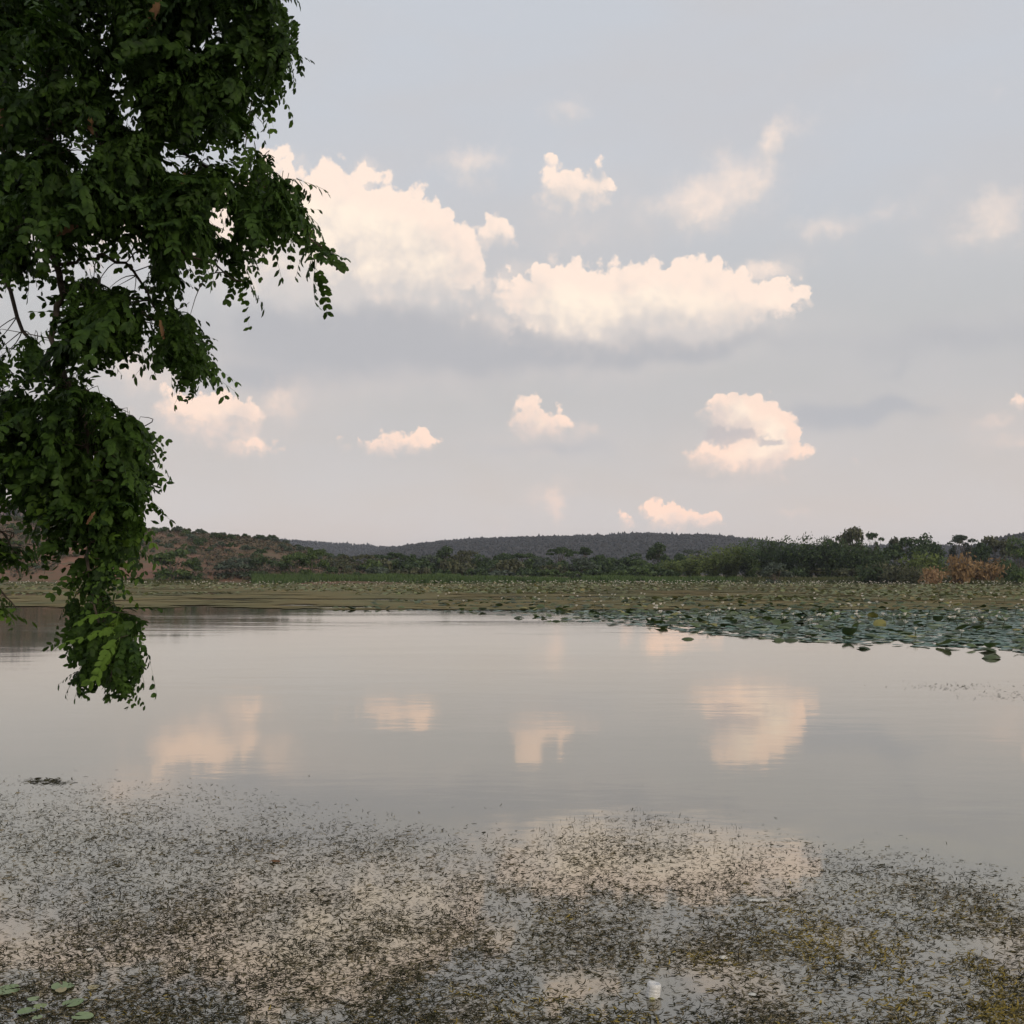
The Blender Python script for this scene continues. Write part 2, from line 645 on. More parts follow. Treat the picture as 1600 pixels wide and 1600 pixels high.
def fbm(x, y, seed=0, oct=4):
    s, a, t = 0, 1, 0
    for i in range(oct):
        s = s + a * vnoise(x * 2 ** i, y * 2 ** i, seed + i * 17)
        t += a
        a *= .5
    return s / t


# ------------------------------------------------------------------ ground, lake, hills
def shore_y(x):
    return np.interp(x, [-600, -200, -110, -60, -30, 60, 110, 200, 600], [230, 232, 238, 262, 285, 292, 262, 225, 205]) + 5 * (fbm(x / 25, x * 0, 3) - .5)


def ground_z(x, y):
    t = y - shore_y(x)
    z = np.where(t < 3, np.maximum(-1.3, 0.5 + (t - 3) * 0.16), 0.5 + np.minimum(t - 3, 250) * 0.008)
    z = z + np.where(t > 6, (fbm(x / 18, y / 18, 9) - .5) * 0.9, 0)
    tb = 2.0 + 4.4 * sstep(-3.9, -5.2, x) - y + 0.5 * (fbm(x * .8, y * .8, 4) - .5)
    z = np.maximum(z, np.clip(tb * 0.45, -1.3, 0.42))
    z = np.maximum(z, np.clip((np.abs(x) - 480) * 0.1, -1.3, 3))
    return z


M_WATER = water_material()
M_GROUND = earth_material('dry_shore_earth', (0.13, 0.10, 0.065), (0.085, 0.095, 0.045), (0.17, 0.12, 0.08), 0.06)
M_HILL = earth_material('red_hill_earth', (0.210, 0.112, 0.074), (0.140, 0.100, 0.062), (0.100, 0.095, 0.055), 0.035)
M_RIDGE = earth_material('ridge_scrub', (0.034, 0.034, 0.030), (0.048, 0.042, 0.036), (0.028, 0.034, 0.026), 0.010)
M_FARHILL = earth_material('pale_dry_hill', (0.190, 0.125, 0.115), (0.150, 0.105, 0.090), (0.11, 0.095, 0.075), 0.02)

rr = np.concatenate([[0.0], np.geomspace(0.5, 4300, 120)])
rr = np.unique(np.concatenate([rr, np.linspace(200, 340, 57)]))
aa = np.radians(np.concatenate([np.linspace(-40, 40, 161), np.linspace(42, 318, 93)]))
RR, AA = np.meshgrid(rr, aa, indexing='ij')
gx, gy = RR * np.sin(AA), RR * np.cos(AA)
gz = ground_z(gx, gy)
na = len(aa)
ii, jj = np.meshgrid(np.arange(len(rr) - 1), np.arange(na), indexing='ij')
j2 = (jj + 1) % na
gf = np.stack([ii * na + jj, (ii + 1) * na + jj, (ii + 1) * na + j2, ii * na + j2], -1).reshape(-1, 4)
mesh_obj('ground', np.stack([gx, gy, gz], -1).reshape(-1, 3), gf[:, ::-1], M_GROUND, smooth=True, kind='structure', category='ground', label='dry brown shore earth around the lake')
mesh_obj('lake_water', [(-640, 0.6, 0), (640, 0.6, 0), (640, 420, 0), (-640, 420, 0)], [(0, 1, 2, 3)], M_WATER, kind='structure', category='lake', label='calm grey lake water mirroring the evening clouds')


class Hill:
    """a ridge whose crest passes through given sky-line directions at a given distance"""

    def __init__(self, name, crest, d0, d1, dback, mat, rough, seed, front=1.3, label=''):
        self.px = np.array([c[0] for c in crest], float)
        self.zc = np.array([at(c[0], c[1], d1).z for c in crest])
        self.d0, self.d1, self.db, self.rough, self.seed, self.front = d0, d1, dback, rough, seed, front
        pxs = np.linspace(self.px[0], self.px[-1], 140)
        ts = np.linspace(0, 1, 40)
        dd = np.concatenate([d0 + (d1 - d0) * ts, d1 + (dback - d1) * ts[1:]])
        PX, DD = np.meshgrid(pxs, dd, indexing='ij')
        X, Y, Z = self.surface(PX, DD)
        n = len(dd)
        i, j = np.meshgrid(np.arange(len(pxs) - 1), np.arange(n - 1), indexing='ij')
        f = np.stack([i * n + j, (i + 1) * n + j, (i + 1) * n + j + 1, i * n + j + 1], -1).reshape(-1, 4)
        self.obj = mesh_obj(name, np.stack([X, Y, Z], -1).reshape(-1, 3), f, mat, smooth=True, kind='structure', category='hill', label=label)

    def surface(self, px, dd):
        zc = np.interp(px, self.px, self.zc)
        t = np.clip((dd - self.d0) / (self.d1 - self.d0), 0, 1)
        b = np.clip((dd - self.d1) / (self.db - self.d1), 0, 1)
        prof = (1 - (1 - t) ** self.front) * (1 - sstep(0, 1, b))
        X = (px - 800) / 1600 * dd
        nz = (fbm(X / self.rough, dd / self.rough, self.seed, 4) - .5)
        Z = -1.5 + (zc + 1.5) * prof + nz * zc * 0.35 * np.sqrt(t) * (1 - t) * 1.8 * (1 - b)
        return X, dd + 0 * px, Z


left_hill = Hill('hill', [(-500, 770), (-250, 775), (-60, 800), (60, 815), (150, 822), (230, 828), (300, 834), (380, 840), (430, 846), (470, 858), (520, 872), (580, 884), (660, 896), (740, 904)],
                 246, 400, 700, M_HILL, 40, 21, 1.25, 'low reddish brown hill dotted with shrubs at left')
back_hill = Hill('hill', [(-700, 760), (-300, 765), (-40, 780), (30, 784), (80, 796), (150, 815), (260, 838), (400, 860), (560, 900)], 520, 900, 1500, M_FARHILL, 90, 33, 1.3, 'pale purple hill rising behind the hanging branch')
ridge_a = Hill('hill', [(-200, 850), (200, 846), (380, 842), (450, 845), (520, 850), (600, 855), (660, 857), (760, 866), (900, 885), (1000, 905)],
               1900, 2900, 3900, M_RIDGE, 300, 41, 1.4, 'farthest low grey ridge left of centre')
ridge_b = Hill('hill', [(480, 902), (560, 872), (610, 857), (660, 850), (720, 845), (800, 842), (900, 839), (960, 837), (1010, 834.5), (1050, 837), (1100, 836.5), (1160, 843), (1230, 852), (1320, 856), (1420, 852), (1520, 856), (1700, 862), (2100, 880)],
               1300, 2200, 3200, M_RIDGE, 260, 47, 1.4, 'long blue grey wooded ridge behind the centre treeline')
ridge_c = Hill('hill', [(1400, 900), (1480, 868), (1530, 853), (1570, 842), (1610, 835), (1700, 828), (1900, 830), (2200, 850)], 800, 1300, 2200, M_RIDGE, 160, 53, 1.4, 'dark wooded hill rising at the right edge')

# ------------------------------------------------------------------ haze
def build_haze():
    m = material('evening_haze')
    v = N.new('ShaderNodeVolumePrincipled')
    v.inputs['Color'].default_value = (0.76, 0.83, 0.98, 1)
    v.inputs['Density'].default_value = 0.00010
    v.inputs['Anisotropy'].default_value = 0.0
    finish(m, v.outputs[0], vol=True)
    x, y0, y1, z0, z1 = 4600, -4600, 4600, -3.0, 128.0
    vv = [(-x, y0, z0), (x, y0, z0), (x, y1, z0), (-x, y1, z0), (-x, y0, z1), (x, y0, z1), (x, y1, z1), (-x, y1, z1)]
    ff = [(0, 3, 2, 1), (4, 5, 6, 7), (0, 1, 5, 4), (1, 2, 6, 5), (2, 3, 7, 6), (3, 0, 4, 7)]
    mesh_obj('haze', vv, ff, m, kind='stuff', category='haze', label='thin evening haze over the whole lake and hills')


build_haze()

# ------------------------------------------------------------------ scrub forest on the far ridges (one mass)
CLUMP_V = np.array([(0, 0, 1.0), (.9, 0, .45), (.28, .86, .5), (-.73, .53, .42), (-.73, -.53, .5), (.28, -.86, .44), (0, 0, -.3)])
CLUMP_F = np.array([(0, 1, 2), (0, 2, 3), (0, 3, 4), (0, 4, 5), (0, 5, 1), (6, 2, 1), (6, 3, 2), (6, 4, 3), (6, 5, 4), (6, 1, 5)])
M_RIDGEWOOD = foliage('ridge_wood', (0.014, 0.017, 0.014), (0.042, 0.040, 0.032), 0.0, 0.9)
for hill, p0, p1, n, sz in ((ridge_a, 380, 820, 5000, 2.9), (ridge_b, 560, 1640, 16000, 2.3), (ridge_c, 1400, 1700, 4000, 1.9), (back_hill, -60, 330, 2500, 1.4)):
    px = rng.uniform(p0, p1, n)
    t = np.concatenate([rng.beta(1.6, 1.0, n - n // 4), rng.uniform(.97, 1.03, n // 4)])
    dd = hill.d0 + (hill.d1 - hill.d0) * t
    keepr = (t < .96) | (fbm(px / 9, px * 0, 300) > .47)
    px, t, dd = px[keepr], t[keepr], dd[keepr]
    n = len(px)
    X, Y, Z = hill.surface(px, dd)
    s = sz * rng.uniform(.6, 1.35, n) * np.where(t > .96, 1.0, 1.0)
    v, f = scatter(CLUMP_V, CLUMP_F, np.stack([X, Y, Z], -1), rot_z(rng.uniform(0, 6.28, n)), np.stack([s, s, s * rng.uniform(.8, 1.9, n) * np.where(t > .96, rng.beta(1, 3, n) * 2.2 + .35, 1.0)], -1))
    o = mesh_obj('ridge_scrub_forest', v, f, M_RIDGEWOOD, kind='stuff', category='forest',
                 label={id(ridge_a): 'dry scrub forest covering the farthest grey ridge left of centre',
                        id(ridge_b): 'dark scrub forest covering the long blue grey ridge behind the treeline',
                        id(ridge_c): 'scrub forest on the dark hill at the right edge',
                        id(back_hill): 'thin scrub on the pale purple hill behind the hanging branch'}[id(hill)])

# ------------------------------------------------------------------ tree prototypes
M_BARK = plain('grey_bark', (0.075, 0.062, 0.050), (0.140, 0.120, 0.100), 3.0, 0.95, 0.1)
PAL = {
    'dark': foliage('dark_leaves', (0.020, 0.038, 0.014), (0.072, 0.112, 0.040), 0.25),
    'mid': foliage('green_leaves', (0.034, 0.060, 0.018), (0.105, 0.155, 0.045), 0.3),
    'light': foliage('light_green_leaves', (0.058, 0.088, 0.022), (0.175, 0.220, 0.062), 0.35),
    'olive': foliage('olive_leaves', (0.042, 0.050, 0.025), (0.120, 0.125, 0.062), 0.25),
    'grey': foliage('grey_green_leaves', (0.038, 0.054, 0.036), (0.105, 0.135, 0.090), 0.2),
    'orange': foliage('dry_orange_leaves', (0.145, 0.092, 0.040), (0.330, 0.215, 0.098), 0.3),
    'straw': foliage('straw_leaves', (0.200, 0.120, 0.055), (0.400, 0.270, 0.145), 0.3),
}
CARD = np.array([(-.5, 0, 0), (0, -.34, .06), (.55, 0, 0), (0, .34, .06)])


def cards(c, dirn, size, jitter=1.0, flat=(1, 1)):
    """leaf clumps at points c that face roughly along dirn"""
    n = len(c)
    d = dirn + rng.normal(0, jitter, (n, 3))
    d /= np.linalg.norm(d, axis=1)[:, None] + 1e-9
    t = rng.normal(0, 1, (n, 3))
    t -= (t * d).sum(1)[:, None] * d
    t /= np.linalg.norm(t, axis=1)[:, None] + 1e-9
    b = np.cross(d, t)
    rot = np.stack([t, b, d], -1)
    s = size * rng.uniform(.6, 1.4, n)
    return scatter(CARD, [(0, 1, 2, 3)], c, rot, np.stack([s * flat[0], s * flat[1], s], -1))


def blob_cards(blobs, total, size):
    vol = np.array([b[3] * b[4] for b in blobs]) ** 0.9
    cnt = np.maximum(8, (total * vol / vol.sum()).astype(int))
    cc, dd = [], []
    for (x, y, z, rh, rv), n in zip(blobs, cnt):
        d = rng.normal(0, 1, (n, 3))
        d /= np.linalg.norm(d, axis=1)[:, None]
        d[:, 2] = np.where(d[:, 2] < -.35, -d[:, 2] * .6, d[:, 2])
        k = rng.uniform(.35, 1.0, n) ** 0.5 * (1 + .12 * rng.normal(0, 1, n))
        cc.append(np.array([x, y, z]) + d * k[:, None] * np.array([rh, rh, rv]))
        dd.append(d + np.array([0, 0, .4]))
    return cards(np.concatenate(cc), np.concatenate(dd), size)


def limbs(base_r, trunk_top, tips, bend=.3):
    parts = []
    h = trunk_top
    parts.append(tube_open([(0, 0, -.6), (.05 * h, .02 * h, h * .5), (0, .05 * h, h)], [base_r * 1.3, base_r, base_r * .75], 6))
    for (x, y, z, rh, rv) in tips:
        mid = (x * .45, y * .45, h + (z - h) * .35)
        parts.append(tube_open([(0, .05 * h, h * .92), mid, (x, y, z)], [base_r * .6, base_r * .4, base_r * .12], 5))
    return merge(parts)


def proto_broad(seed, wide=1.0, n=2300):
    r = random.Random(seed)
    bl = []
    for i in range(13):
        a, k = r.uniform(0, 6.28), r.uniform(.2, 1) ** .7
        z = 3.0 + 5.2 * (1 - k * k * .75) * r.uniform(.65, 1.0)
        bl.append((3.6 * wide * k * math.cos(a), 3.6 * wide * k * math.sin(a), z, r.uniform(1.2, 1.9) * wide, r.uniform(1.0, 1.5)))
    for i in range(9):
        a = i * .7 + r.uniform(-.3, .3)
        k = r.uniform(.75, 1.05)
        bl.append((3.3 * k * wide * math.cos(a), 3.3 * k * wide * math.sin(a), r.uniform(.5, 2.2), 1.5 * wide, 1.25))
    return blob_cards(bl, n, .62), limbs(.22, 2.2, bl[:9])


def proto_umbrella(seed, n=1500):
    r = random.Random(seed)
    bl = []
    for i in range(14):
        a, k = r.uniform(0, 6.28), r.uniform(.15, 1) ** .6
        bl.append((5.0 * k * math.cos(a), 5.0 * k * math.sin(a), 7.6 - 1.5 * k * k + r.uniform(-.3, .3), r.uniform(1.2, 1.7), r.uniform(.55, .85)))
    return blob_cards(bl, n, .55), limbs(.26, 3.6, bl[:11])


def proto_shrub(seed, n=520):
    r = random.Random(seed)
    bl = []
    for i in range(9):
        a, k = r.uniform(0, 6.28), r.uniform(.1, 1) ** .7
        bl.append((1.5 * k * math.cos(a), 1.5 * k * math.sin(a), .45 + 1.9 * (1 - k * k * .7) * r.uniform(.5, 1), r.uniform(.5, .85), r.uniform(.45, .7)))
    return blob_cards(bl, n, .42), limbs(.07, .4, bl[:6])


def proto_sparse(seed, n=1000):
    r = random.Random(seed)
    bl = []
    for i in range(14):
        a, k = r.uniform(0, 6.28), r.uniform(.2, 1)
        z = r.uniform(5.6, 12.2)
        w = 2.9 * k * (1.15 - abs(z - 10) / 6)
        bl.append((w * math.cos(a), w * math.sin(a), z, r.uniform(.55, 1.0), r.uniform(.6, 1.05)))
    return blob_cards(bl, n, .50), limbs(.17, 5.2, bl)


def proto_bamboo(seed, n=3000, culms=60, h=9.0, spread=4.2):
    r = random.Random(seed)
    cc, dd, tubes = [], [], []
    per = n // culms
    for i in range(culms):
        a, k = r.uniform(0, 6.28), r.uniform(0, 1) ** .5
        bx, by = .9 * k * math.cos(a), .9 * k * math.sin(a)
        hh = h * r.uniform(.55, 1.06)
        lean = spread * k * r.uniform(.5, 1.1)
        pts = [(bx + math.cos(a) * lean * t ** 2.2, by + math.sin(a) * lean * t ** 2.2, hh * (t - .32 * k * t ** 4)) for t in (0, .25, .5, .75, 1)]
        if i % 3 == 0:
            tubes.append(tube_open(pts, [.06, .055, .045, .03, .012], 3))
        P_ = np.array(pts)
        t = rng.uniform(.0, 1, per) ** .85
        q = np.stack([np.interp(t, [0, .25, .5, .75, 1], P_[:, j]) for j in range(3)], -1)
        cc.append(q + rng.normal(0, 1, (per, 3)) * np.array([.55, .55, .35]))
        dd.append(np.tile([math.cos(a) * .7, math.sin(a) * .7, .5], (per, 1)))
    return cards(np.concatenate(cc), np.concatenate(dd), .55, 1.0, (1.25, .7)), merge(tubes)


PROTO = {}
BUILD = {'broad': [lambda: proto_broad(1), lambda: proto_broad(2, 1.15), lambda: proto_broad(3, .85), lambda: proto_broad(4, 1.3)],
         'umbrella': [lambda: proto_umbrella(5), lambda: proto_umbrella(6)],
         'shrub': [lambda: proto_shrub(s) for s in (7, 8, 9, 10)],
         'sparse': [lambda: proto_sparse(s) for s in (11, 12, 13)],
         'bamboo': [lambda: proto_bamboo(14), lambda: proto_bamboo(15), lambda: proto_bamboo(16)],
         'thicket': [lambda: proto_bamboo(17, 900, 40, 4.2, 2.6), lambda: proto_bamboo(18, 900, 40, 3.8, 2.8)]}
SIZE = {'broad': (8.6, 8.1), 'umbrella': (11.5, 7.9), 'shrub': (4.0, 2.5), 'sparse': (5.8, 12.6), 'bamboo': (9.0, 7.9), 'thicket': (5.6, 3.7)}
SHAPES = {}


def proto(kind, var, colour):
    var %= len(BUILD[kind])
    if (kind, var) not in SHAPES:
        SHAPES[kind, var] = BUILD[kind][var]()
    if (kind, var, colour) not in PROTO:
        (cv, cf), (tv, tf) = SHAPES[kind, var]
        PROTO[kind, var, colour] = (make_mesh('crown', cv, cf, PAL[colour]), make_mesh('trunk', tv, tf, M_BARK))
    return PROTO[kind, var, colour]


def tree(name, px, top, width, dist, kind, colour, label, group=None, var=None, base=None, cat='tree'):
    """stands at distance dist; top and width are where its crown ends against the sky line"""
    var = random.randrange(9) if var is None else var
    p = at(px, 900, dist)
    zb = float(ground_z(np.array(p.x), np.array(p.y))) if base is None else base
    h = max(.5, at(px, top, dist).z - zb)
    w = width / 1600 * dist
    W0, H0 = SIZE[kind]
    crown, trunk = proto(kind, var, colour)
    root = empty(name, (p.x, p.y, zb - .05), label=label, category=cat)
    if group:
        root['group'] = group
    root.rotation_euler.z = random.uniform(0, 6.28)
    root.scale = (w / W0, w / W0, h / H0)
    link(bpy.data.objects.new('trunk', trunk), root)
    link(bpy.data.objects.new('crown', crown), root)
    return root


def hz_hill(px, dist):
    X, Y, Z = left_hill.surface(np.array(float(px)), np.array(float(dist)))
    return max(float(Z), float(ground_z(np.array(X), np.array(Y))))


TL = 'trees of the far treeline'
FB = 'bushes along the far shore'
# --- foot of the left hill
tree('shore_tree', 268, 857, 62, 256, 'broad', 'mid', 'rounded green tree at the foot of the hill right of the hanging branch', TL, 0)
tree('shore_tree', 303, 872, 30, 258, 'broad', 'dark', 'small dark tree just right of the rounded green hill foot tree', TL, 2)
tree('shore_tree', 372, 870, 58, 268, 'broad', 'grey', 'low grey green tree at the hill foot between two greener trees', TL, 1)
tree('shore_tree', 412, 866, 46, 270, 'broad', 'dark', 'dark green tree at the left end of the reed bed', TL, 3)
tree('shore_tree', 462, 861, 50, 276, 'broad', 'mid', 'bright green tree with the bare red slope on its left', TL, 0)
tree('shore_tree', 490, 859, 46, 278, 'broad', 'mid', 'bright green tree standing where the red hill ends', TL, 2)
tree('shore_tree', 345, 833, 18, 392, 'broad', 'olive', 'pale round tree standing alone on the crest of the left hill', TL, 2, hz_hill(345, 392))
tree('shore_tree', 307, 829, 17, 392, 'broad', 'dark', 'dark leaning tree on the skyline of the left hill', TL, 0, hz_hill(307, 392))
tree('shore_tree', 425, 836, 16, 394, 'broad', 'dark', 'dark tree at the right end of the left hill crest', TL, 1, hz_hill(425, 394))
tree('shore_tree', 404, 838, 18, 393, 'broad', 'dark', 'dark bushy tree on the crest left of the hill end', TL, 3, hz_hill(404, 393))
# --- centre treeline under the long ridge
mid_row = [
    (528, 873, 50, 330, 'broad', 'olive', 1), (566, 868, 62, 340, 'umbrella', 'olive', 0), (604, 864, 66, 350, 'umbrella', 'dark', 1),
    (640, 868, 50, 345, 'broad', 'dark', 2), (668, 866, 44, 350, 'broad', 'grey', 0), (695, 855, 40, 380, 'broad', 'dark', 2),
    (726, 859, 46, 370, 'broad', 'olive', 1), (757, 868, 40, 350, 'broad', 'dark', 3), (788, 863, 46, 360, 'broad', 'dark', 0),
    (818, 866, 56, 350, 'umbrella', 'dark', 0), (846, 870, 44, 345, 'broad', 'grey', 1), (936, 868, 46, 355, 'broad', 'dark', 2),
    (962, 870, 40, 352, 'broad', 'dark', 0), (990, 867, 44, 355, 'broad', 'dark', 3), (1003, 874, 40, 340, 'broad', 'mid', 1),
]
mid_labels = ['olive tree just right of where the red hill meets the treeline', 'olive flat topped tree, first wide crown right of the red hill',
              'dark flat topped tree, second wide crown right of the red hill', 'dark round tree right of the two wide flat crowns', 'grey green tree left of the high dark ball shaped crown',
              'high dark ball shaped tree crown standing above its neighbours left of centre', 'olive tree touching the ball shaped crown on its right', 'short dark tree second to the right of the ball shaped crown',
              'dark tree at the centre of the picture in the treeline', 'wide flat dark crown just left of the umbrella trees', 'grey green tree directly left of the umbrella trees',
              'dark tree directly right of the umbrella trees', 'small dark tree midway between the umbrella trees and the tall dark tree', 'dark tree close left of the tall dark tree',
              'lower green tree at the left foot of the tall dark tree']
for (px, top, w, d, k, c, v), lab in zip(mid_row, mid_labels):
    tree('treeline_tree', px, top, w, d, k, c, lab, TL, v)
tree('umbrella_tree', 874, 857, 50, 350, 'umbrella', 'dark', 'flat topped umbrella tree with its trunk showing, left of centre ridge crest', TL, 0)
tree('umbrella_tree', 905, 856, 44, 372, 'umbrella', 'dark', 'second flat topped umbrella tree, just right of the first', TL, 1)
tree('treeline_tree', 908, 872, 52, 335, 'broad', 'grey', 'pale grey green round tree in front of the umbrella trees', TL, 2)
tree('tall_dark_tree', 1027, 850, 44, 360, 'broad', 'dark', 'tall dark green tree rising alone below the ridge top', TL, 2)
tree('treeline_tree', 1063, 863, 26, 380, 'broad', 'dark', 'small dark tree right of the tall dark tree', TL, 0)
tree('treeline_tree', 1088, 857, 40, 420, 'sparse', 'grey', 'thin grey tree behind the light green bamboo', TL, 0)
# --- bushes in front of it
ORD = ['', 'first', 'second', 'third', 'fourth', 'fifth', 'sixth', 'seventh', 'eighth', 'ninth', 'tenth', 'eleventh', 'twelfth', 'thirteenth', 'fourteenth']
n_b = 0
for (px, top, w, d, c) in ((545, 886, 44, 315, 'olive'), (590, 882, 48, 312, 'grey'), (624, 886, 40, 312, 'olive'), (655, 883, 44, 314, 'olive'), (690, 886, 40, 316, 'dark'),
                           (742, 885, 44, 316, 'dark'), (782, 888, 50, 318, 'grey'), (820, 884, 46, 316, 'dark'), (858, 886, 48, 315, 'mid'), (895, 890, 46, 312, 'mid'),
                           (930, 886, 52, 314, 'dark'), (968, 888, 46, 314, 'mid'), (1004, 884, 52, 312, 'mid'), (1040, 886, 48, 310, 'dark')):
    n_b += 1
    tree('shore_bush', px, top, w, d, 'shrub', c, ORD[n_b] + ' low rounded bush from the left, just behind the far reeds', FB, cat='bush')
for i in range(58):
    px = 500 + i * 19 + random.uniform(-9, 9)
    d = (330 if px < 1180 else 292) + random.uniform(-8, 22)
    tree('shore_bush', px, random.uniform(866, 880) if px < 1180 else random.uniform(876, 886), random.uniform(44, 66), d, 'shrub', random.choice(['dark', 'dark', 'olive', 'mid']),
         'dark undergrowth bush filling the gap beneath the treeline trunks', 'undergrowth below the treeline', cat='bush')
# --- bamboo rising to the right
bam = [(1052, 876, 54, 322, 'light'), (1084, 868, 56, 324, 'light'), (1114, 858, 60, 326, 'light'), (1142, 852, 60, 330, 'light'), (1172, 846, 60, 332, 'mid')]
for i, (px, top, w, d, c) in enumerate(bam):
    tree('bamboo_clump', px, top, w, d, 'bamboo', c, ('lowest and leftmost yellow green bamboo clump right of the tall dark tree', 'second yellow green bamboo clump from the left',
         'middle clump of the five yellow green bamboos', 'fourth yellow green bamboo clump, high on the slope', 'greenest and highest bamboo clump touching the dark stand')[i], 'light bamboo clumps', i, cat='bamboo')
bam = [(1200, 843, 56, 318), (1228, 843, 60, 306), (1258, 843, 60, 300), (1288, 842, 64, 298), (1318, 846, 62, 296), (1345, 850, 60, 296), (1372, 858, 54, 298)]
for i, (px, top, w, d) in enumerate(bam):
    tree('bamboo_clump', px, top, w, d, 'bamboo', 'dark', ('leftmost tall clump of the dark bamboo stand', 'dark bamboo clump directly behind the white slab', 'dark bamboo clump just right of the white slab',
         'middle clump of the dark bamboo stand', 'dark bamboo clump in front of the tall domed tree', 'lower dark bamboo clump left of the forked tree', 'rightmost and lowest clump of the dark bamboo stand')[i], 'dark bamboo clumps', i, cat='bamboo')
tree('shore_tree', 1214, 880, 52, 268, 'broad', 'grey', 'round blue green tree low in front of the dark bamboo', TL, 2)
tree('tall_tree', 1331, 822, 46, 330, 'broad', 'olive', 'tall domed tree rising above the dark bamboo', TL, 0)
tree('tall_tree', 1300, 842, 30, 335, 'broad', 'dark', 'small crown showing left of the tall domed tree', TL, 3)
tree('tall_tree', 1369, 828, 28, 320, 'sparse', 'dark', 'tall thin tree with bare pale trunk and forked crown', TL, 1)
tree('tall_tree', 1418, 838, 62, 320, 'broad', 'dark', 'broad dark tree between the forked tree and the orange bushes', TL, 1)
tree('tall_tree', 1442, 838, 44, 324, 'broad', 'dark', 'dark tree close right of the broad dark tree', TL, 3)
tree('tall_tree', 1400, 842, 30, 330, 'broad', 'olive', 'narrow olive tree left of the broad dark tree', TL, 2)
tree('tall_tree', 1512, 832, 50, 330, 'sparse', 'grey', 'open crowned tree with pale trunk behind the orange bushes', TL, 2)
tree('tall_tree', 1492, 836, 30, 336, 'sparse', 'grey', 'thin tree left of the open crowned pale tree', TL, 0)
tree('tall_tree', 1558, 836, 52, 330, 'broad', 'olive', 'tall tree standing before the dark hill at right', TL, 0)
tree('tall_tree', 1592, 842, 50, 300, 'broad', 'mid', 'green tree at the right edge of the far shore', TL, 3)
tree('tall_tree', 1536, 850, 40, 310, 'broad', 'dark', 'dark tree behind the right orange bush', TL, 2)
tree('tall_tree', 1640, 838, 60, 300, 'broad', 'dark', 'dark tree beyond the right edge', TL, 1)
tree('shore_bush', 1440, 863, 62, 268, 'thicket', 'light', 'pale yellow green feathery bush left of the orange bushes', FB, 0, cat='bush')
tree('shore_bush', 1462, 866, 40, 270, 'thicket', 'mid', 'green feathery bush touching the left orange bush', FB, 1, cat='bush')
tree('shore_bush', 1392, 875, 60, 262, 'thicket', 'olive', 'wide olive brown bush at the foot of the forked tree', FB, 1, cat='bush')
tree('shore_bush', 1425, 886, 46, 254, 'thicket', 'olive', 'low brown thorny bush at the foot of the yellow green bush', FB, 0, cat='bush')
tree('shore_bush', 1360, 880, 44, 264, 'thicket', 'dark', 'dark bush at the right foot of the bamboo stand', FB, 0, cat='bush')
tree('shore_bush', 1500, 866, 52, 254, 'thicket', 'orange', 'largest dry orange bush on the right shore', FB, 0, cat='bush')
tree('shore_bush', 1540, 872, 50, 256, 'thicket', 'orange', 'dry orange brown bush right of the largest one', FB, 1, cat='bush')
tree('shore_bush', 1456, 886, 36, 246, 'thicket', 'straw', 'small straw coloured dry bush low on the right bank', FB, 0, cat='bush')
tree('shore_bush', 1594, 886, 44, 240, 'shrub', 'mid', 'round green bush at the right end of the bank', FB, 2, cat='bush')
tree('shore_bush', 1575, 872, 40, 262, 'thicket', 'dark', 'dark bush between the orange bush and the right edge', FB, 1, cat='bush')

# --- shrubs dotted over the left hillside
n_sh = 0
tries = 0
while n_sh < 296 and tries < 6000:
    tries += 1
    px = random.uniform(-40, 560)
    t = random.betavariate(1.5, 1.0) if n_sh > 55 else random.uniform(.93, 1.0)
    d = 252 + (400 - 252) * t
    X, Y, Z = left_hill.surface(np.array(px), np.array(d))
    dens = float(fbm(np.array(X / 22), np.array(Y / 22), 77)) + .25 * (t - .5)
    if dens < (.42 if n_sh > 55 else .2) or float(Z) < 1.0:
        continue
    c = random.choice(['grey', 'grey', 'olive', 'dark', 'mid'])
    w = random.uniform(1.8, 4.6)
    crown, trunk = proto('shrub', n_sh, c)
    root = empty('hillside_shrub', (float(X), float(Y), float(Z) - .15), category='shrub', group='shrubs on the left hillside',
                 label='grey green shrub dotted among others on the reddish left hillside')
    root.rotation_euler.z = random.uniform(0, 6.28)
    s = w / 4.0
    root.scale = (s, s, s * random.uniform(.8, 1.3))
    link(bpy.data.objects.new('trunk', trunk), root)
    link(bpy.data.objects.new('crown', crown), root)
    n_sh += 1
# low dry scrub between them: nobody could count it
n = 22000
px = rng.uniform(-60, 660, n)
dd = rng.uniform(250, 405, n)
X, Y, Z = left_hill.surface(px, dd)
ok = (Z > .8) & (fbm(X / 14, Y / 14, 5) + .25 * (dd - 330) / 80 * .5 > .40)
X, Y, Z = X[ok], Y[ok], Z[ok]
n = len(X)
v, f = cards(np.stack([X, Y, Z + rng.uniform(.05, .6, n)], -1), np.tile([0, -.4, .8], (n, 1)), 1.0, .7)
mesh_obj('dry_scrub', v, f, foliage('dry_scrub', (0.036, 0.040, 0.026), (0.125, 0.098, 0.064), 0.1, 0.9), kind='stuff', category='scrub',
         label='low dry scrub covering the reddish left hillside')

# ------------------------------------------------------------------ reeds and bank grass along the far shore
M_REED = foliage('green_reeds', (0.042, 0.078, 0.022), (0.110, 0.165, 0.050), 0.3)
M_DRYGRASS = foliage('bank_grass', (0.055, 0.072, 0.026), (0.135, 0.140, 0.058), 0.25)
BLADE_V = np.array([(-.5, 0, 0), (.5, 0, 0), (.32, .08, .6), (-.1, .22, 1.0)])


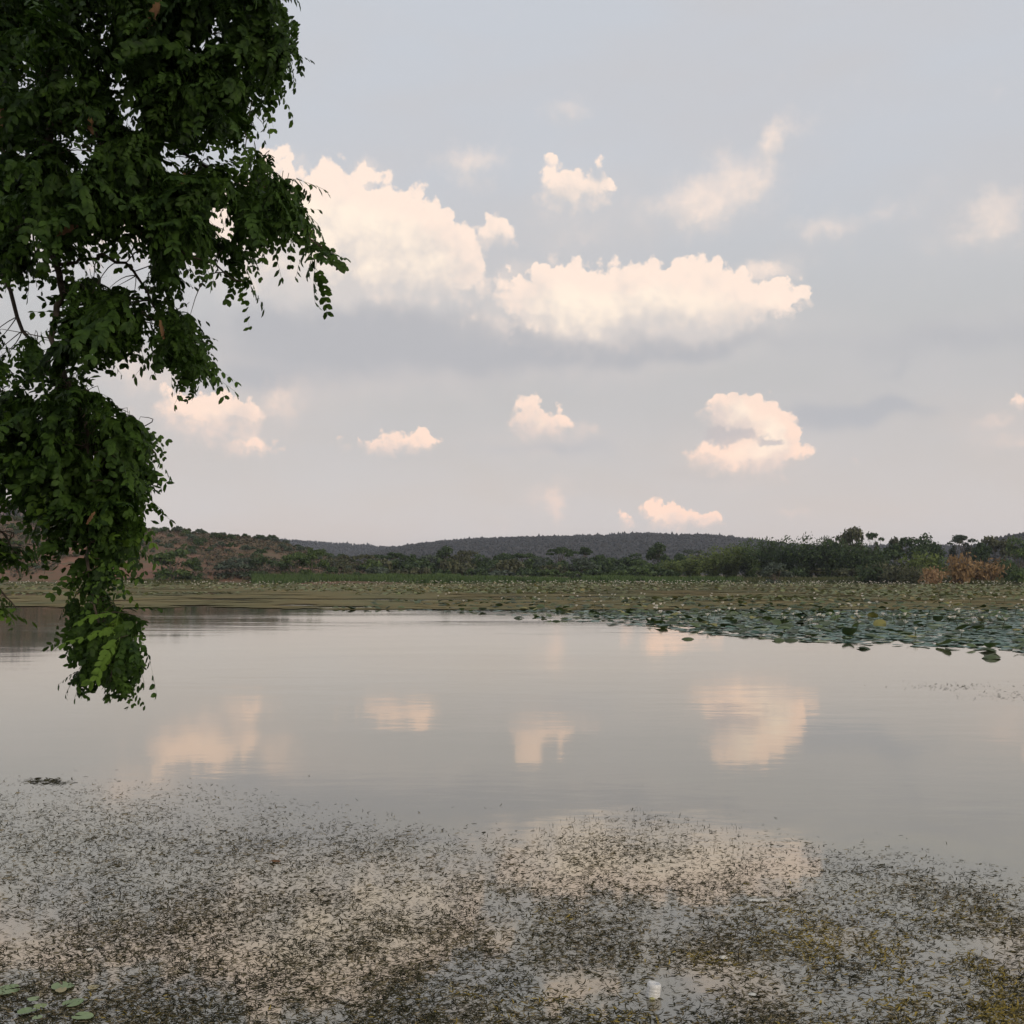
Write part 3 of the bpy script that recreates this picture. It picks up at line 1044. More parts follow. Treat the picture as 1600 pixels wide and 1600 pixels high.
def blades(n, p0, p1, d_off, d_wid, h, width, dens=None):
    px = rng.uniform(p0, p1, n)
    x = (px - 800) / 1600 * 280
    y = shore_y(x) + d_off + rng.uniform(-.5, .5, n) * d_wid
    x = x * y / 280
    keep = fbm(x / 9, y / 9, 31) > (dens if dens is not None else .25)
    x, y = x[keep], y[keep]
    k = len(x)
    z = np.maximum(ground_z(x, y), -.3)
    hh = h * rng.uniform(.55, 1.15, k) * (0.6 + .8 * fbm(x / 14, y / 14, 8))
    rot = np.einsum('kij,kjl->kil', rot_z(rng.uniform(0, 6.28, k)), rot_x(rng.normal(0, .18, k)))
    return scatter(BLADE_V, [(0, 1, 2, 3)], np.stack([x, y, z], -1), rot, np.stack([np.full(k, width), hh, hh], -1))


v, f = blades(17000, 395, 720, 3, 13, 1.9, .30, .25)
mesh_obj('reed_bed', v, f, M_REED, kind='stuff', category='reeds', label='tall green reeds along the far shore left of centre')
v, f = blades(15000, 700, 1160, 4, 14, 1.5, .30, .36)
mesh_obj('reed_bed', v, f, M_REED, kind='stuff', category='reeds', label='lower green reeds along the far shore under the umbrella trees')
v, f = blades(14000, 1150, 1680, 3, 14, 1.3, .26, .3)
mesh_obj('bank_grass', v, f, M_DRYGRASS, kind='stuff', category='grass', label='rough grass on the far bank below the bamboo')
v, f = blades(5000, -60, 440, 4, 12, .7, .30, .45)
mesh_obj('bank_grass', v, f, M_DRYGRASS, kind='stuff', category='grass', label='short tan grass on the bank below the left hill')

# small white slab on dark posts by the water
M_WHITE = plain('white_painted_concrete', (0.62, 0.60, 0.56), (0.78, 0.76, 0.72), 6, 0.8)
M_POST = plain('dark_wood', (0.03, 0.028, 0.025), (0.07, 0.06, 0.05), 8, 0.9)


def box(x0, x1, y0, y1, z0, z1):
    return ([(x0, y0, z0), (x1, y0, z0), (x1, y1, z0), (x0, y1, z0), (x0, y0, z1), (x1, y0, z1), (x1, y1, z1), (x0, y1, z1)],
            [(0, 3, 2, 1), (4, 5, 6, 7), (0, 1, 5, 4), (1, 2, 6, 5), (2, 3, 7, 6), (3, 0, 4, 7)])


w = at(1225, 903, 262)
slab = empty('white_bench', (w.x, 262, float(ground_z(np.array(w.x), np.array(262.0)))), category='bench', label='small white slab on dark posts at the water edge below the bamboo')
mesh_obj('slab', *box(-.95, .62, -.3, .3, .75, 1.15), M_WHITE, slab)
mesh_obj('post', *box(.66, .92, -.2, .2, -.3, 1.1), M_POST, slab)
mesh_obj('post', *box(-.8, -.62, -.15, .15, -.3, .745), M_POST, slab)
mesh_obj('end_block', *box(.625, .655, -.25, .25, .2, 1.12), M_WHITE, slab)

# ------------------------------------------------------------------ floating mats of algae and dying leaves
M_MAT = plain('algae_mat', (0.215, 0.165, 0.066), (0.155, 0.150, 0.066), 0.12, 0.9, 0.15, (1, .25, 1))
HEX = np.array([(math.cos(t), math.sin(t), 0) for t in np.linspace(0, 2 * math.pi, 9)[:-1]])
HEXF = np.array([tuple(range(8))])


def patches(x, y, sx, sy, zlo, zhi):
    n = len(x)
    v = HEX[None] * np.stack([sx, sy, np.zeros(n)], -1)[:, None, :]
    v = v * rng.uniform(.55, 1.25, (n, 8, 1))
    v = v + np.stack([x, y, rng.permutation(np.linspace(zlo, zhi, n))], -1)[:, None, :]
    return v.reshape(-1, 3), (np.arange(8)[None] + 8 * np.arange(n)[:, None])


def edge_y(px):
    """near edge of the floating plants, in frame pixels"""
    return np.interp(px, [-400, 0, 250, 430, 640, 800, 900, 1000, 1120, 1250, 1400, 1500, 1600, 1900], [946, 948, 951, 952, 953, 962, 971, 980, 992, 1003, 1009, 1013, 1022, 1040])


def water_dist(py):
    return CAM_H / np.tan(np.arctan((py - 800) / 1600) - TILT)


def field_xy(n, py0, py1, px0=-150, px1=1750):
    """points spread evenly over the frame between two lines, taken down to the water"""
    px = rng.uniform(px0, px1, n)
    py = rng.uniform(py0, py1, n)
    y = water_dist(py)
    return px, py, (px - 800) / 1600 * y * 1.002, y


px, py, x, y = field_xy(7000, 912, 953)
streak = fbm(x / 55, y / 7, 61)
left = sstep(780, 480, px)
keep = (py < edge_y(px) - 1 + 5 * (fbm(px / 40, px * 0, 66) - .6)) & (rng.uniform(0, 1, len(px)) > left * sstep(914, 920, py)) & (streak > .33 + .20 * left * sstep(914, 934, py) + .10 * sstep(938, 953, py) * (.3 + .7 * left))
px, py, x, y = px[keep], py[keep], x[keep], y[keep]
# towards the left it breaks up into long thin lanes with dark water between
lx, ly = [], []
for _ in range(190):
    cpx, cpy = random.uniform(-120, 740), 914 + 39 * random.random() ** 1.25
    cpy = min(cpy, float(edge_y(cpx)) - random.uniform(0, 9))
    half = random.uniform(10, 110) * (1.25 - .7 * (cpy - 914) / 39)
    m = int(half * 1.0)
    qx = cpx + rng.uniform(-1, 1, m) * half
    wob = fbm(qx / 35, qx * 0 + cpy, 67)
    qy = cpy + rng.normal(0, .5, m) + 3.0 * (wob - .5)
    some = fbm(qx / 12, qx * 0 + cpy * 3, 68) > .36
    ly.append(water_dist(qy[some]))
    lx.append((qx[some] - 800) / 1600 * ly[-1])
x, y = np.concatenate([x] + lx), np.concatenate([y] + ly)
k = y / 90
v, f = patches(x, y, rng.uniform(.8, 3.2, len(x)) * k, rng.uniform(.3, 1.0, len(x)) * k, .008, .05)
mesh_obj('algae_mat', v, f, M_MAT, kind='stuff', category='algae', label='ochre brown floating mat across the middle of the lake')

# ------------------------------------------------------------------ lotus leaves
def pad_template(n=12, bowl=.10, wave=.05, seed=0):
    r = random.Random(seed)
    v = [(0, 0, -bowl)]
    for ring, rad in ((0, .55), (1, 1.0)):
        for i in range(n):
            t = 2 * math.pi * i / n
            q = rad * (1 + (r.uniform(-.06, .06) if ring else 0))
            v.append((q * math.cos(t), q * math.sin(t), -bowl * (1 - rad ** 2) + (wave * math.sin(3 * t + seed) + r.uniform(-wave, wave) * .6) * rad ** 2))
    f = [(0, 1 + i, 1 + (i + 1) % n) for i in range(n)]
    for i in range(n):
        a, b, c, d = 1 + i, 1 + (i + 1) % n, 1 + n + (i + 1) % n, 1 + n + i
        f += [(a, d, c), (a, c, b)]
    return np.array(v), np.array(f)


def folded_template(seed):
    """a leaf held clear of the water with its sides folded up or down like a saddle"""
    v, f = pad_template(12, .05, .06, seed)
    s = -.26 if seed % 2 else .24
    v[:, 2] += s * v[:, 0] ** 2 - .12 * v[:, 1] ** 2 + .12
    return v, f


def lotus_material(name, dark, light, rough, rim=None):
    m = material(name)
    r = island()
    info = N(N.new('ShaderNodeObjectInfo').outputs['Random'])
    q = N.m('FRACT', r + info)
    col = N.mix(q, dark, light)
    col = N.mix(N.m('GREATER_THAN', N.m('FRACT', q * 23.7), .90), col, rim or light)
    geo = N.new('ShaderNodeNewGeometry')
    tex = N.noise(position(), 9, 3, .6)
    a = principled(col, N.lin(tex, .3, .7, rough - .08, rough + .1), .5)
    tl = N.new('ShaderNodeBsdfTranslucent')
    N.put(tl.inputs[0], N.mix(.5, col, (0.10, 0.16, 0.03)))
    mx = N.new('ShaderNodeMixShader')
    mx.inputs[0].default_value = .15
    m.node_tree.links.new(a, mx.inputs[1])
    m.node_tree.links.new(tl.outputs[0], mx.inputs[2])
    return finish(m, mx.outputs[0])


M_PAD = lotus_material('lotus_leaf_top', (0.052, 0.120, 0.088), (0.100, 0.200, 0.145), .36, (0.16, 0.21, 0.055))
M_FOLD = lotus_material('lotus_leaf_raised', (0.018, 0.030, 0.012), (0.085, 0.125, 0.030), .55, (0.22, 0.20, 0.05))
M_STALK = plain('lotus_stalk', (0.03, 0.045, 0.02), (0.06, 0.07, 0.03), 20, .8)
M_PETAL = plain('lotus_petal', (0.74, 0.70, 0.62), (0.82, 0.78, 0.72), 12, .6)
FLAT = [pad_template(12, .06, .04, s) for s in range(4)]
def cap_template(seed):
    v, f = pad_template(12, 0, .06, seed)
    v[:, 2] += .30 * (1 - v[:, 0] ** 2 - v[:, 1] ** 2)
    return v, f


FOLD = [folded_template(0), cap_template(1), folded_template(3), cap_template(2)]
flat_me = [make_mesh('lotus_leaf', v, f, M_PAD, True) for v, f in FLAT]
fold_me = [make_mesh('lotus_leaf', v, f, M_FOLD, True) for v, f in FOLD]

# positions: dense bed right of the open water, thinning to the left and far away
px, py, x, y = field_xy(30000, 934, 1042, 520, 1800)
dpx = edge_y(px) - py                                           # >0: inside the bed
cover = fbm(x / 5, y / 5, 71)
reach = np.interp(px, [520, 640, 760, 900, 1050, 1200, 1800], [2, 12, 22, 36, 50, 62, 80])
keep = (dpx > 0) & (dpx < reach + 16 * (cover - .5))
fringe = (dpx > -9) & (dpx < 9) & (rng.uniform(0, 1, len(px)) < .82)
keep &= (rng.uniform(0, 1, len(px)) < np.clip((1.2 - .9 * sstep(.55, .30, cover)), .1, 1)) & ~fringe
px, py, x, y = px[keep], py[keep], x[keep], y[keep]
rad = rng.uniform(.13, .30, len(x))
# thin out what overlaps too much
cell = {}
sel = []
for i in np.argsort(y):
    key = (int(x[i] / .30), int(y[i] / .30))
    if cell.get(key, 0) >= 1:
        continue
    cell[key] = cell.get(key, 0) + 1
    sel.append(i)
sel = np.array(sel)
px, x, y, rad = px[sel], x[sel], y[sel], rad[sel]
raised = rng.uniform(0, 1, len(x)) < (.07 + .12 * sstep(32, 60, y))
nL = len(x)
zz = np.where(raised, rng.uniform(.03, .14, nL), rng.uniform(.012, .03, nL))
rz, rx_ = rng.uniform(0, 6.28, nL), np.where(raised, rng.normal(0, .26, nL), rng.normal(0, .035, nL))
N_IND = 300
for i in range(min(N_IND, nL)):
    me = (fold_me if raised[i] else flat_me)[i % 4]
    o = link(bpy.data.objects.new('lotus_leaf', me), category='lotus leaf',
             group='raised lotus leaves at the front of the bed' if raised[i] else 'flat lotus leaves at the front of the bed',
             label='dark curled lotus leaf held above the water at the bed front' if raised[i] else 'flat round blue green lotus leaf floating at the bed front')
    o.location = (x[i], y[i], zz[i])
    o.rotation_euler = (rx_[i], 0, rz[i])
    o.scale = (rad[i],) * 3
for flag, tmpl, mat, lab in ((False, FLAT, M_PAD, 'blue green carpet of lotus leaves filling the right of the lake'), (True, FOLD, M_FOLD, 'raised dark lotus leaves scattered through the lotus carpet')):
    parts = []
    for s in range(4):
        idx = np.array([i for i in range(N_IND, nL) if raised[i] == flag and i % 4 == s])
        rot = np.einsum('kij,kjl->kil', rot_z(rz[idx]), rot_x(rx_[idx]))
        parts.append(scatter(tmpl[s][0], tmpl[s][1], np.stack([x[idx], y[idx], zz[idx]], -1), rot, rad[idx]))
    v, f = merge(parts)
    mesh_obj('lotus_bed', v, f, mat, kind='stuff', category='lotus', label=lab)
print('lotus', nL)

# lone leaves outside the bed
def dome_template(seed):
    """a leaf bent down all round like a low cap, edge ragged"""
    v, f = pad_template(14, 0, .05, seed)
    r2 = v[:, 0] ** 2 + v[:, 1] ** 2
    v[:, 2] += .34 * (1 - r2) - .05
    v[:, 1] *= .8
    return v, f


M_LONE = lotus_material('dull_lotus_leaf', (0.020, 0.032, 0.012), (0.060, 0.085, 0.022), .6)
dome_me = [make_mesh('lotus_leaf', *dome_template(s), M_LONE, True) for s in range(4)]


def lone_leaf(px, py, rad, tilt, up, label, s):
    p = on_water(px, py)
    o = link(bpy.data.objects.new('lotus_leaf', dome_me[s]), category='lotus leaf', label=label)
    o.location = (p.x, p.y, up * .4)
    o.rotation_euler = (tilt * .4, 0, s)
    o.scale = (rad,) * 3


lone_leaf(1548, 1029, .27, -.2, .06, 'lone green lotus leaf nearest the viewer off the bed at right', 1)
lone_leaf(1543, 1018, .25, .3, .10, 'dark lotus leaf standing just behind the nearest lone leaf', 2)
lone_leaf(811, 966, .30, -.1, .06, 'lone green lotus leaf on open water left of the bed', 1)
lone_leaf(869, 971, .22, .2, .03, 'small dark curled leaf right of the lone green leaf', 3)
lone_leaf(1075, 999, .20, .4, .03, 'dark curled leaf floating alone in front of the bed middle', 0)
lone_leaf(1350, 1014, .22, .5, .03, 'ragged dark leaf scrap at the front edge of the bed', 2)
lone_leaf(1217, 1001, .26, .2, .05, 'left of a pair of dark leaves at the bed front', 1)
lone_leaf(1235, 1001, .24, -.2, .05, 'right of a pair of dark leaves at the bed front', 3)

# far lotus: low raised leaves, out to the reeds
px, py, x, y = field_xy(26000, 906, 940)
y = np.minimum(y, shore_y(x) - rng.uniform(0, 12, len(x)))
keep = (py < edge_y(px) - 6) & (fbm(x / 22, y / 10, 83) > np.where(py > 922, .56, .40) + .10 * sstep(500, 200, px) * (py > 915))
px, x, y = px[keep], x[keep], y[keep]
n = len(x)
s = rng.uniform(.14, .28, n) * (.7 + y / 300)
rot = np.einsum('kij,kjl->kil', rot_z(rng.uniform(0, 6.28, n)), rot_x(rng.normal(0, .30, n)))
LOWV = np.concatenate([[(0, 0, -.08)], HEX[::1] + np.array([0, 0, .05])])
LOWF = np.array([(0, 1 + i, 1 + (i + 1) % 8) for i in range(8)])
v, f = scatter(LOWV, LOWF, np.stack([x, y, rng.uniform(.06, .30, n)], -1), rot, s)
M_FARLOTUS = lotus_material('far_lotus_leaf', (0.100, 0.115, 0.042), (0.195, 0.210, 0.085), .6, (0.23, 0.19, 0.07))
mesh_obj('far_lotus_bed', v, f, M_FARLOTUS, kind='stuff', category='lotus', label='distant olive green lotus bed reaching to the reeds')

# ------------------------------------------------------------------ lotus flowers
def flower_template():
    v, f = [], []
    for ring, (cnt, lean, ln) in enumerate(((7, .75, 1.0), (5, .35, .9))):
        for i in range(cnt):
            a = 2 * math.pi * (i + ring * .5) / cnt
            ca, sa = math.cos(a), math.sin(a)
            r1, z1 = ln * .55 * lean, ln * .55
            r2, z2 = ln * lean, ln * (1.0 - .25 * lean)
            k = len(v)
            w = .30
            v += [(0, 0, 0), (ca * r1 - sa * w, sa * r1 + ca * w, z1), (ca * r2, sa * r2, z2), (ca * r1 + sa * w, sa * r1 - ca * w, z1)]
            f.append((k, k + 1, k + 2, k + 3))
    return np.array(v), np.array(f)


FLV, FLF = flower_template()
flower_me = make_mesh('blossom', FLV, FLF, M_PETAL)
sv, sf = tube_open([(0, 0, -1), (.04, 0, -.5), (0, 0, .03)], [.05, .05, .05], 4)
stalk_me = make_mesh('stalk', sv, sf, M_STALK)
# nearer ones stand in the bed one by one
fx = []
bed = np.random.default_rng(3)
for _ in range(4000):
    if len(fx) >= 150:
        break
    q_px, q_py = bed.uniform(640, 1620), bed.uniform(928, 1000)
    e = float(edge_y(q_px)) - q_py
    if e < 5 or bed.uniform() > .30 + .7 * (e > 18) or q_py > 985 and bed.uniform() > .2:
        continue
    yy = float(water_dist(q_py))
    fx.append(((q_px - 800) / 1600 * yy, yy))
for (xx, yy) in fx:
    h = random.uniform(.14, .42)
    o = empty('lotus_flower', (xx, yy, h), category='flower', group='white lotus flowers in the near bed', label='white lotus flower standing among the lotus leaves')
    s = random.uniform(.07, .12) * (1 + yy / 160)
    o.rotation_euler = (random.uniform(-.3, .3), random.uniform(-.3, .3), random.uniform(0, 6))
    link(bpy.data.objects.new('blossom', flower_me), o).scale = (s, s, s)
    link(bpy.data.objects.new('stalk', stalk_me), o).scale = (.25, .25, h + .1)
# far away they run together into a sprinkling
px, py, x, y = field_xy(3700, 906.5, 928)
y = np.minimum(y, shore_y(x) - rng.uniform(1, 14, len(x)))
keep = (fbm(x / 30, y / 12, 91) > .40) & (rng.uniform(0, 1, len(px)) < np.interp(py, [906, 912, 918, 926], [1, 1, .45, .06])) & ((px > 300) | (py < 913))
x, y = x[keep], y[keep]
n = len(x)
s = rng.uniform(.13, .25, n) * (y / 200) ** .8
v, f = scatter(FLV, FLF, np.stack([x, y, rng.uniform(.25, .75, n)], -1), rot_z(rng.uniform(0, 6.28, n)), s)
mesh_obj('far_lotus_flowers', v, f, M_PETAL, kind='stuff', category='flowers', label='pale lotus flowers sprinkled over the distant lotus bed')

# ------------------------------------------------------------------ drifting weed in the foreground
def weed_edge(px):
    return np.interp(px, [-400, 0, 60, 150, 300, 430, 600, 700, 830, 900, 1000, 1100, 1250, 1400, 1600, 1900],
                     [1180, 1200, 1215, 1222, 1214, 1238, 1272, 1292, 1300, 1280, 1266, 1292, 1312, 1326, 1372, 1420])


def strip_template(seg, curl, arch, w):
    """a narrow floating leaf, curved sideways, its tip or middle lifted"""
    v, f = [], []
    for i in range(seg + 1):
        t = i / seg
        a = curl * (t - .5)
        cx, cy = math.sin(a) / max(curl, .01) if abs(curl) > .01 else t - .5, (1 - math.cos(a)) / max(abs(curl), .01)
        ww = w * (math.sin(math.pi * min(max(t * .9 + .07, 0), 1)) ** .6)
        z = arch * math.sin(math.pi * t) if arch > 0 else -arch * t * t
        v += [(cx, cy - ww, z - .25 * ww), (cx, cy, z), (cx, cy + ww, z + .10 * ww)]
    for i in range(seg):
        for k in (0, 1):
            a = 3 * i + k
            f.append((a, a + 1, a + 4, a + 3))
    return np.array(v), np.array(f)


STR = [strip_template(4, 1.2, .16, .075), strip_template(4, .5, -.30, .09), strip_template(4, 2.0, .10, .06), strip_template(3, .2, .08, .12), strip_template(4, 1.6, -.45, .085)]
M_WEED = {
    'dark': foliage('dark_pond_weed', (0.011, 0.012, 0.006), (0.052, 0.049, 0.021), .05, .75, ((0.18, 0.155, 0.09), .88), .12),
    'brown': foliage('brown_pond_weed', (0.075, 0.062, 0.032), (0.240, 0.195, 0.115), .1, .8, ((0.36, 0.31, 0.22), .88), .12),
    'yellow': foliage('yellowing_pond_weed', (0.150, 0.115, 0.022), (0.380, 0.285, 0.065), .2, .6, ((0.02, 0.022, 0.012), .76), .12),
}


def weed(n, fn):
    px = rng.uniform(-250, 1850, n)
    py = rng.uniform(1180, 1760, n)
    y = water_dist(py)
    x = (px - 800) / 1600 * y * 1.03
    m = fn(px, py, x, y)
    return px[m], py[m], x[m], y[m]


def weed_mesh(name, mat, x, y, lo, hi, label, lift=1.0, tmpl=STR):
    n = len(x)
    parts = []
    which = rng.integers(0, len(tmpl), n)
    for s in range(len(tmpl)):
        i = which == s
        k = int(i.sum())
        if not k:
            continue
        sc = rng.uniform(lo, hi, k)
        yaw = np.where(rng.uniform(0, 1, k) < .65, rng.normal(0, .6, k), rng.uniform(0, 6.28, k)) + math.pi * (rng.uniform(0, 1, k) < .5)
        rot = np.einsum('kij,kjl->kil', rot_z(yaw), rot_x(rng.normal(0, .25, k)))
        z = rng.uniform(.0, .004, k)
        parts.append(scatter(tmpl[s][0], tmpl[s][1], np.stack([x[i], y[i], z], -1), rot, np.stack([sc, sc, sc * lift], -1)))
    v, f = merge(parts)
    mesh_obj(name, v, f, mat, kind='stuff', category='pond weed', label=label)


def thin(px, py, x, y):
    """how full the water is: ragged outer edge, open pools, tighter drifts"""
    e = py - weed_edge(px)
    clump = fbm(x / .28, y / .40, 101)
    big = fbm(x / 1.3, y / 1.3, 107)
    dens = np.clip(.10 + e / 70, 0, 1) * (.48 + .60 * sstep(.36, .62, clump)) * (.82 + .26 * sstep(.35, .6, big))
    for (cx, cy, rx, ry) in ((905, 1550, 70, 36), (1080, 1545, 150, 48), (1010, 1575, 60, 22), (1310, 1560, 100, 32), (1480, 1480, 60, 18), (60, 1470, 80, 60), (1040, 1440, 60, 25)):
        dens = dens * (1 - .78 * np.exp(-((px - cx) / rx) ** 2 - ((py - cy) / ry) ** 2))
    return dens, e


def yellow_zone(px, py):
    m = np.zeros(len(px))
    for (cx, cy, rx, ry, a) in ((1270, 1470, 130, 55, 1.0), (1450, 1530, 160, 60, 1.0), (1560, 1590, 160, 60, 1.0), (820, 1580, 60, 26, 1.0), (1090, 1495, 70, 14, .8), (1500, 1430, 120, 30, .5),
                                (730, 1555, 60, 18, .5), (870, 1430, 50, 14, .5), (1180, 1640, 400, 60, .5), (230, 1570, 60, 22, .3)):
        m = np.maximum(m, a * np.exp(-((px - cx) / rx) ** 2 - ((py - cy) / ry) ** 2))
    return m


def dark_sel(px, py, x, y):
    d, e = thin(px, py, x, y)
    return (e > -6) & (rng.uniform(0, 1, len(px)) < d * (1 - .7 * yellow_zone(px, py)))


px, py, x, y = weed(165000, dark_sel)
weed_mesh('floating_weed', M_WEED['dark'], x, y, .016, .040, 'dark drifting water weed covering the near water')
print('weed', len(x))


def stray_sel(px, py, x, y):
    e = py - weed_edge(px)
    lanes = fbm(x / .5, y / .22, 117)
    return (e < 25) & (e > -40) & (rng.uniform(0, 1, len(px)) < .10 * sstep(.45, .62, lanes) * (1.4 - sstep(0, -38, e)))


px, py, x, y = weed(26000, stray_sel)
weed_mesh('floating_weed', M_WEED['dark'], x, y, .02, .05, 'stray bits of weed drifting beyond the edge of the weed bed')


def brown_sel(px, py, x, y):
    d, e = thin(px, py, x, y)
    patch = fbm(x / .6, y / .7, 131)
    return (e > 5) & (rng.uniform(0, 1, len(px)) < d * (.22 + .6 * sstep(.42, .64, patch)))


px, py, x, y = weed(125000, brown_sel)
weed_mesh('floating_weed', M_WEED['brown'], x, y, .02, .05, 'tan and brown dying weed mixed through the near drift', .5)


def yellow_sel(px, py, x, y):
    e = py - weed_edge(px)
    return (e > 0) & (rng.uniform(0, 1, len(px)) < yellow_zone(px, py) * (.12 + .88 * sstep(.42, .62, fbm(x / .20, y / .3, 141))))


px, py, x, y = weed(150000, yellow_sel)
weed_mesh('floating_weed', M_WEED['yellow'], x, y, .02, .048, 'ochre yellow weed drifts on the right of the near water')
# upright shoots along the middle of the edge
SHOOT = [strip_template(3, .3, -.6, .09)]
px = rng.uniform(820, 1150, 420)
py = weed_edge(px) + rng.uniform(-8, 45, 420)
y = water_dist(py)
x = (px - 800) / 1600 * y * 1.03
v, f = scatter(np.array([(-.09, 0, -.1), (.09, 0, -.1), (.07, .12, .55), (-.02, .3, 1.0)]), [(0, 1, 2, 3)], np.stack([x, y, 0 * x], -1), np.einsum('kij,kjl->kil', rot_z(rng.uniform(0, 6.28, 420)), rot_x(rng.normal(0, 1.0, 420))), rng.uniform(.012, .026, 420))
mesh_obj('weed_shoots', v, f, M_WEED['dark'], kind='stuff', category='pond weed', label='upright dark weed shoots at the middle of the weed edge')
# specks far right on the open water
px = np.concatenate([rng.normal(1480, 45, 130), rng.normal(1560, 40, 110)])
py = np.concatenate([rng.normal(1073, 3, 130), rng.normal(1087, 4, 110)])
y = water_dist(py)
x = (px - 800) / 1600 * y * 1.01
weed_mesh('floating_weed', M_WEED['dark'], x, y, .025, .06, 'faint specks of weed on the open water far right')
# dark raft at the left edge of the weed
px, py = rng.normal(97, 17, 150), rng.normal(1221, 2.4, 150)
y = water_dist(py)
x = (px - 800) / 1600 * y * 1.02
weed_mesh('weed_raft', M_WEED['dark'], x, y, .04, .08, 'small dark raft of weed at the left edge of the drift', .6)

# ------------------------------------------------------------------ water lily pads at the lower left
M_LILY = lotus_material('lily_pad_top', (0.190, 0.270, 0.110), (0.250, 0.330, 0.150), .55, (0.24, 0.30, 0.11))
M_LILYOLD = lotus_material('lily_pad_old', (0.30, 0.27, 0.13), (0.36, 0.31, 0.17), .6)


def lily_mesh(seed, mat):
    r = random.Random(seed)
    n = 22
    v = [(0, 0, .03)]
    for ring, rad in ((0, .5), (1, 1.0)):
        for i in range(n + 1):
            t = .22 + (2 * math.pi - .44) * i / n
            q = rad * (1 + (r.uniform(-.03, .03) if ring else 0))
            v.append((q * math.cos(t), q * math.sin(t) * .92, (r.uniform(-.02, .03) + .05 * math.sin(2 * t + seed)) * rad ** 2 + .02))
    f = []
    for i in range(n):
        f.append((0, 1 + i, 2 + i, 0))
    me_v = np.array(v)
    quads = [(1 + i, 1 + (n + 1) + i, 2 + (n + 1) + i, 2 + i) for i in range(n)]
    me = bpy.data.meshes.new('lily_pad')
    me.from_pydata([tuple(p) for p in me_v], [], [q[:3] for q in f] + quads)
    me.materials.append(mat)
    me.polygons.foreach_set('use_smooth', [True] * len(me.polygons))
    me.update()
    return me


for i, (px, py, r_, yaw, old, lab) in enumerate((
        (8, 1549, .085, .5, False, 'pale green lily pad cut by the left edge of the picture'),
        (98, 1543, .072, 2.2, False, 'yellow green lily pad with a notch, highest of the lower left group'),
        (146, 1545, .034, .3, True, 'tan dying lily pad right of the highest green pad'),
        (114, 1570, .062, 4.2, False, 'green lily pad with raised rim in the middle of the lower left group'),
        (129, 1592, .060, 3.0, False, 'green lily pad nearest the bottom edge of the group'),
        (42, 1584, .052, 1.0, False, 'lily pad left of centre in the lower left group, half under weed'),
        (63, 1577, .040, 5.3, False, 'small lily pad behind the half sunken one'),
        (52, 1566, .034, .2, False, 'smallest pale lily pad above the half sunken pair'),
        (58, 1596, .030, 2.0, False, 'dim lily pad scrap just at the bottom left'),
        (95, 1553, .035, 1.5, True, 'yellow lily scrap just below the highest pad'))):
    p = on_water(px, py)
    o = link(bpy.data.objects.new('lily_pad', lily_mesh(i, M_LILYOLD if old else M_LILY)), category='lily pad', label=lab, group='lily pads at the lower left')
    o.location = (p.x, p.y, .006 + .0015 * i)
    o.rotation_euler = (random.uniform(-.04, .08), random.uniform(-.04, .04), yaw)
    o.scale = (r_ * .8,) * 3

# ------------------------------------------------------------------ litter
def plastic(name, col, rough=.3, trans=.35):
    m = material(name)
    n = N.noise(position(), 40, 3, .6)
    a = N.new('ShaderNodeBsdfPrincipled')
    N.put(a.inputs['Base Color'], N.mix(N.smooth(n, .35, .7), col, tuple(c * .8 for c in col)))
    a.inputs['Roughness'].default_value = rough
    tl = N.new('ShaderNodeBsdfTranslucent')
    tl.inputs[0].default_value = (*col, 1)
    mx = N.new('ShaderNodeMixShader')
    mx.inputs[0].default_value = trans
    m.node_tree.links.new(a.outputs[0], mx.inputs[1])
    m.node_tree.links.new(tl.outputs[0], mx.inputs[2])
    return finish(m, mx.outputs[0])


M_BOTTLE = plastic('cloudy_plastic', (0.80, 0.80, 0.78), .3, .25)
M_FOAM = plastic('wet_foam', (0.70, 0.68, 0.60), .6, .1)


def lathe(prof, sides=28):
    v = [(r * math.cos(2 * math.pi * k / sides), r * math.sin(2 * math.pi * k / sides), z) for r, z in prof for k in range(sides)]
    f = [(i * sides + k, i * sides + (k + 1) % sides, (i + 1) * sides + (k + 1) % sides, (i + 1) * sides + k) for i in range(len(prof) - 1) for k in range(sides)]
    return v, f


b = on_water(1016, 1557)
bottle = empty('plastic_bottle', (b.x, b.y, -.080), category='bottle', label='cloudy white plastic bottle floating bottom up among the weed')
R0 = .0345
body = [(R0 * .93, 0), (R0, .01)]
for i in range(4):                                               # moulded ribs above the water
    z = .070 + i * .0145
    body += [(R0, z), (R0 * .955, z + .003), (R0 * .955, z + .0045), (R0, z + .0085)]
body += [(R0, .128), (R0 * .97, .136), (R0 * .86, .1415)]
mesh_obj('body', *lathe(body), M_BOTTLE, bottle, smooth=True)
mesh_obj('base_cup', *lathe([(R0 * .855, .1412), (R0 * .66, .1425), (R0 * .52, .137), (R0 * .18, .131), (.0004, .130)]), M_BOTTLE, bottle, smooth=True)
mesh_obj('shoulder', *lathe([(R0 * .925, -.001), (R0 * .7, -.022), (R0 * .38, -.045), (R0 * .36, -.06)]), M_BOTTLE, bottle, smooth=True)
bottle.rotation_euler = (R(-4), R(9), 0)


